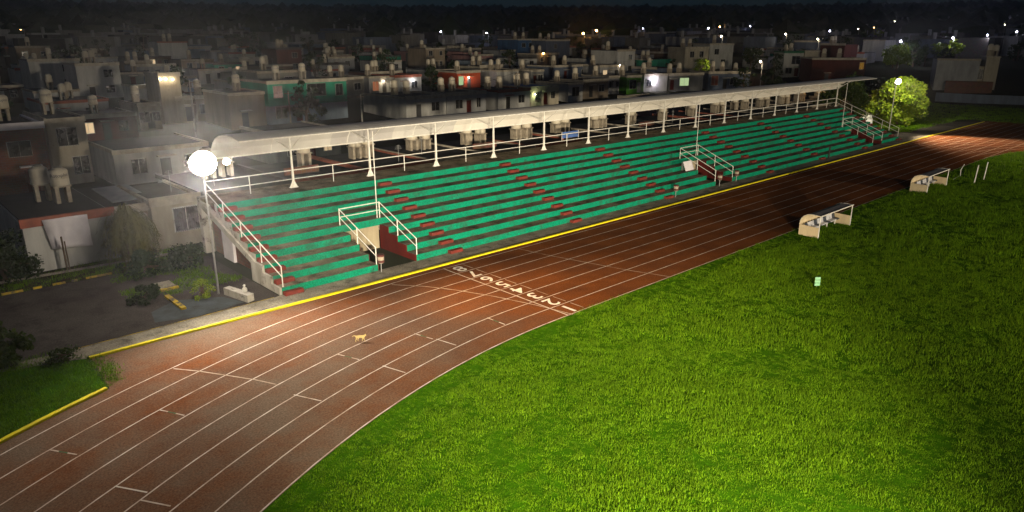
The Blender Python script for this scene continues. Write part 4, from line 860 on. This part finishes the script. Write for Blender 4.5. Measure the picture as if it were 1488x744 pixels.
for (u, v, kd, P) in sorted(L_, key=lambda q: q[0]):
    cnt[kd] = cnt.get(kd, 0)+1; small = (u, v) in ((30, 43), (225, 34.5), (236, 30), (1052, 22), (1070, 22), (1124, 22), (989, 10.5), (1300, 31), (1247, 42), (1421, 37.5), (1460, 36), (1270, 40), (1376, 16))
    street_lamp(u, v, kd, .16 if small else (.62 if kd == 'SOD' and P else .36), P*1.5, i=cnt[kd])
def wall_lamp(u, v, key_, label, col, P, s=.11, key='lamp_warm', plane=None):
    pp, nn = plane or [PL[k_] for k_ in PL if key_ in k_][0]; d_ = ray(u, v); p = CAM+d_*((pp-nn*.22-CAM).dot(nn)/d_.dot(nn))
    t = root('wall_lamp', label, 'wall lamp', (p.x, p.y, p.z), 'lamps on house walls')
    b = MB(); b.tube(p, p+nn*.22, .03, 6); b.build('bracket', M['metal'], t); b = MB(); b.lathe((p.x, p.y, p.z-s), [(s*.5, 0), (s, s*.6), (s, s*1.3), (s*.5, s*2)], 10); b.build('bulb', M[key], t)
    q = p-nn*.3; point('wall_light', (q.x, q.y, p.z-.15), P, col, .08)
T3 = 'three wall lamps at the upper left'
wall_lamp(233, 115, T3, 'left lamp of the three on the tall cream building', WW, 9); wall_lamp(241, 115, T3, 'middle lamp of the three on the tall cream building', WW, 9); wall_lamp(251, 115.5, T3, 'right lamp of the three on the tall cream building', WW, 14)
wall_lamp(557, 118, 'colourful doorway', 'warm lamp on the pale grey house with the colourful doorway', WW, 160)
wall_lamp(600, 117.5, 'white house with red roof edge beside', 'white lamp under the red roof edge', (1, .95, .9), 110, .07, 'lamp_led')
wall_lamp(681, 112.5, 'orange house', 'lamp over the purple door of the orange house', (1, .8, .8), 150)
wall_lamp(950, 116, 'white house lit by', 'violet white lamp on the white house beside the lime green house', (.92, .85, 1), 400, .12, 'lamp_led')
wall_lamp(778, 137, 'greenish porch', 'lamp on the porch under the blue roof edge', (.8, 1, .5), 60, .06, 'lamp_warm')
wall_lamp(1229, 134, '', 'warm lamp on the tan building behind the right end of the canopy', SOD, 420, .12, 'lamp_sod', (Vector((91.4, 26, 3)), Vector((1, 0, 0))))
wall_lamp(901, 95, 'pale grey house behind the lime', 'tiny warm lamp on the pale grey house behind the lime green house', WW, 20, .1)
wall_lamp(789.6, 77.5, 'weathered low house below', 'small orange lamp at the foot of the blue houses', SOD, 80, .18, 'lamp_sod')
point('garden_light', (gl.x, gl.y-2.4, gl.z+.6), 260, (1, .9, .45), .15)
# utility poles and a few dishes
for i, (u, v, Y, Hp) in enumerate([(420, 150, 68, 7.0), (525, 155, 60, 5.5), (277, 135, 74, 7.0), (1126, 95, 95, 6.5), (1012, 75, 90, 6.0), (752, 118, 70, 7)]):
    p = on_axis(u, v, 1, Y); z = th(p.x, p.y); b = MB(); b.tube((p.x, p.y, z-.3), (p.x, p.y, p.z+1.6), .11, 8, .08); t = tag(b.build('utility_pole', M['oldwhite']), '%s pale concrete utility pole from the left rising behind the canopy' % ordn(i+1), 'utility pole', 'utility poles in the town')
    b = MB(); b.box(p.x-.6, p.x+.6, p.y-.05, p.y+.05, p.z+1.2, p.z+1.3); c = b.build('crossarm', M['bark']); c.parent = t
    LOC[t.name] = (0, 0, 0)
def cable(a, b_, sag, label):
    m_ = MB(); n = 14; pp = [Vector(a).lerp(Vector(b_), i/n)-Vector((0, 0, sag*4*(i/n)*(1-i/n))) for i in range(n+1)]; m_.path(pp, .02, 4); tag(m_.build('power_line', M['iron']), label, 'cable', 'cables strung over the roofs')
POL = sorted([o_ for o_ in C.objects if o_.name.startswith('utility_pole')], key=lambda o_: o_.data.vertices[0].co.x)
for i, (p1, p2) in enumerate(zip(POL, POL[1:])):
    t1 = max((v.co for v in p1.data.vertices), key=lambda c: c.z); t2 = max((v.co for v in p2.data.vertices), key=lambda c: c.z)
    cable(t1, t2, 1.2, 'thin dark cable, %s span from the left between the concrete poles' % ordn(i+1))
# ------------------------------------------------------------------ grass: one mass of tufts
def tuft(n, h, w, sp, seed):
    r = random.Random(seed); b = MB()
    for i in range(n):
        a = r.uniform(0, 2*PI); p0 = Vector((r.gauss(0, sp), r.gauss(0, sp), -.01)); hh = h*r.uniform(.5, 1.2); ln = r.uniform(.15, .75)*hh; dr = Vector((math.cos(a), math.sin(a), 0)); s = Vector((-math.sin(a), math.cos(a), 0))*w
        p1 = p0+dr*ln*.35+Vector((0, 0, hh*.6)); p2 = p0+dr*ln+Vector((0, 0, hh*r.uniform(.75, 1)))
        b.add([p0-s, p0+s, p1+s*.8, p1-s*.8, p2], [(0, 1, 2, 3), (3, 2, 4)])
    me = bpy.data.meshes.new('tuft'); me.from_pydata(b.v, [], b.f); me.materials.append(M['grass']); return bpy.data.objects.new('tuft', me)
def in_view(x, y, m=60):
    d = Vector((x, y, 0))-CAM; z = d.dot(fwd)
    if z < 1: return False
    u = 744+F*d.dot(rgt)/z; v = 372-F*d.dot(upv)/z; return -m < u < 1488+m and -m < v < 744+m*1.6
def in_field(x, y):
    if CX0 <= x <= CX1: return y < -.06
    cx = CX0 if x < CX0 else CX1
    return math.hypot(x-cx, y-CY) < R0-.08
def in_corner(x, y):
    return x < -17.6 and math.hypot(x-CX0, y-CY) > RK+.2 and y < 12.2 and not (x > -19 and y > 10.3) and y < 12.4+(x+19)*.1
pts_g = []; sc = []
rg = random.Random(3)
def dens(x, y):
    n_ = .8*noise.noise(Vector((x*.22, y*.22, 0)))+.6*noise.noise(Vector((x*.9, y*.9, 3)))+.5*noise.noise(Vector((x*2.3, y*2.3, 7))); return n_
cell = 1.0
X = -24
xs = [-30+i for i in range(150)]; ys = [-34+j for j in range(60)]
for xi in xs:
    for yj in ys:
        D = (Vector((xi, yj, 0))-CAM).length
        if not in_view(xi+.5, yj+.5): continue
        if D < 32: dn, s0 = 75, .85
        elif D < 50: dn, s0 = 38, 1.15
        elif D < 80: dn, s0 = 16, 1.6
        else: dn, s0 = 6, 2.3
        for i in range(dn):
            x, y = xi+rg.random(), yj+rg.random()
            if not (in_field(x, y) or in_corner(x, y)): continue
            nn = dens(x, y)
            if rg.random() < .06-nn*.45: continue
            pts_g.append((x, y, .0)); sc.append(s0*rg.uniform(.65, 1.25)*(1+.8*max(-.55, min(.45, nn)))*(.6 if math.hypot(min(x, 0)-CX0, y-CY) > R0-1.2 and y < 3 else 1))
# ragged fringe at the track edge and weeds along the verge
for i in range(1500):
    x = rg.uniform(-30, -9); y = rg.uniform(21.9, 24.8)
    if rg.random() < .5+.5*noise.noise(Vector((x*.8, y*.8, 9))): pts_g.append((x, y, .0)); sc.append(rg.uniform(.8, 1.8))
for i in range(900):
    x = rg.uniform(-14.8, -9.2); y = rg.uniform(16, 21.8)
    if noise.noise(Vector((x*.5, y*.5, 5))) > -.05: pts_g.append((x, y, .0)); sc.append(rg.uniform(.6, 1.7))
for i in range(5000):
    x = rg.uniform(84, 137); y = rg.uniform(14, 34) if x < 108 else rg.uniform(-12, 30)
    if in_view(x, y): pts_g.append((x, y, 0.)); sc.append(rg.uniform(1.8, 3.4))
print('TUFTS', len(pts_g))
gm = bpy.data.meshes.new('grass'); gm.from_pydata(pts_g, [], []); at = gm.attributes.new('sc', 'FLOAT', 'POINT'); at.data.foreach_set('value', sc)
go = bpy.data.objects.new('grass', gm); C.objects.link(go); gm.materials.append(M['grass']); tag(go, 'long uneven green grass of the infield and corner lawn', 'grass', kind='stuff')
ng = bpy.data.node_groups.new('grass_tufts', 'GeometryNodeTree'); ng.interface.new_socket('Geometry', in_out='INPUT', socket_type='NodeSocketGeometry'); ng.interface.new_socket('Geometry', in_out='OUTPUT', socket_type='NodeSocketGeometry')
nd = ng.nodes; gi = nd.new('NodeGroupInput'); go_ = nd.new('NodeGroupOutput'); ip = nd.new('GeometryNodeInstanceOnPoints'); gt = nd.new('GeometryNodeGeometryToInstance')
for i in range(4):
    oi = nd.new('GeometryNodeObjectInfo'); oi.inputs[0].default_value = tuft(18, .105, .007, .10, i); oi.inputs['As Instance'].default_value = True; 
    if i == 0: jn = nd.new('GeometryNodeJoinGeometry')
    ng.links.new(oi.outputs['Geometry'], jn.inputs[0])
rv = nd.new('FunctionNodeRandomValue'); rv.data_type = 'FLOAT_VECTOR'; rv.inputs[0].default_value = (-.15, -.15, 0); rv.inputs[1].default_value = (.15, .15, 6.28)
na = nd.new('GeometryNodeInputNamedAttribute'); na.data_type = 'FLOAT'; na.inputs[0].default_value = 'sc'
ng.links.new(gi.outputs[0], ip.inputs['Points']); ng.links.new(jn.outputs[0], ip.inputs['Instance']); ip.inputs['Pick Instance'].default_value = True
ng.links.new(rv.outputs[0], ip.inputs['Rotation']); ng.links.new(na.outputs[0], ip.inputs['Scale']); ng.links.new(ip.outputs[0], go_.inputs[0])
md = go.modifiers.new('tufts', 'NODES'); md.node_group = ng
# ------------------------------------------------------------------ haze, sky, added cool fill
HAZE = .0003  # haze also stands in for the lens glow round the lamps
hb = MB(); hb.box(-4300, 4700, -4300, 4700, -3, 110); hz = hb.build('haze', []); 
hm = bpy.data.materials.new('haze'); hm.use_nodes = True; nt = hm.node_tree; nt.nodes.clear(); pv = nt.nodes.new('ShaderNodeVolumePrincipled'); pv.inputs['Density'].default_value = HAZE; pv.inputs['Color'].default_value = (.8, .82, .86, 1); pv.inputs['Anisotropy'].default_value = .85
ou = nt.nodes.new('ShaderNodeOutputMaterial'); nt.links.new(pv.outputs[0], ou.inputs['Volume']); hz.data.materials.append(hm); hz['kind'] = 'stuff'; hz['label'] = 'thin humid night haze over the town, also standing in for lens glow'
W = bpy.data.worlds.new('World'); S.world = W; W.use_nodes = True; nt = W.node_tree; bg = nt.nodes['Background']; sk = nt.nodes.new('ShaderNodeTexSky'); sk.sky_type = 'NISHITA'; sk.sun_disc = False
sk.sun_elevation = math.radians(5); sk.ozone_density = 6; sk.sun_rotation = math.radians(200); nt.links.new(sk.outputs[0], bg.inputs[0]); bg.inputs[1].default_value = .014
sl = bpy.data.lights.new('night_fill', 'SUN'); sl.energy = .012; sl.angle = math.radians(.5); sl.color = (.7, .8, 1); so = bpy.data.objects.new('night_fill', sl); C.objects.link(so); so.rotation_euler = (math.radians(50), 0, math.radians(-30))  # made-up weak cool fill from above; no moon is known
S.view_settings.view_transform = 'Standard'; S.view_settings.look = 'None'; S.view_settings.exposure = 0; S.view_settings.gamma = 1; S.view_settings.use_curve_mapping = False
S.cycles.use_denoising = True; S.cycles.max_bounces = 5; S.cycles.diffuse_bounces = 3; S.cycles.glossy_bounces = 2; S.cycles.transmission_bounces = 2; S.cycles.volume_bounces = 0; S.cycles.sample_clamp_indirect = 3; S.cycles.use_light_tree = True
S.cycles.volume_step_rate = 1
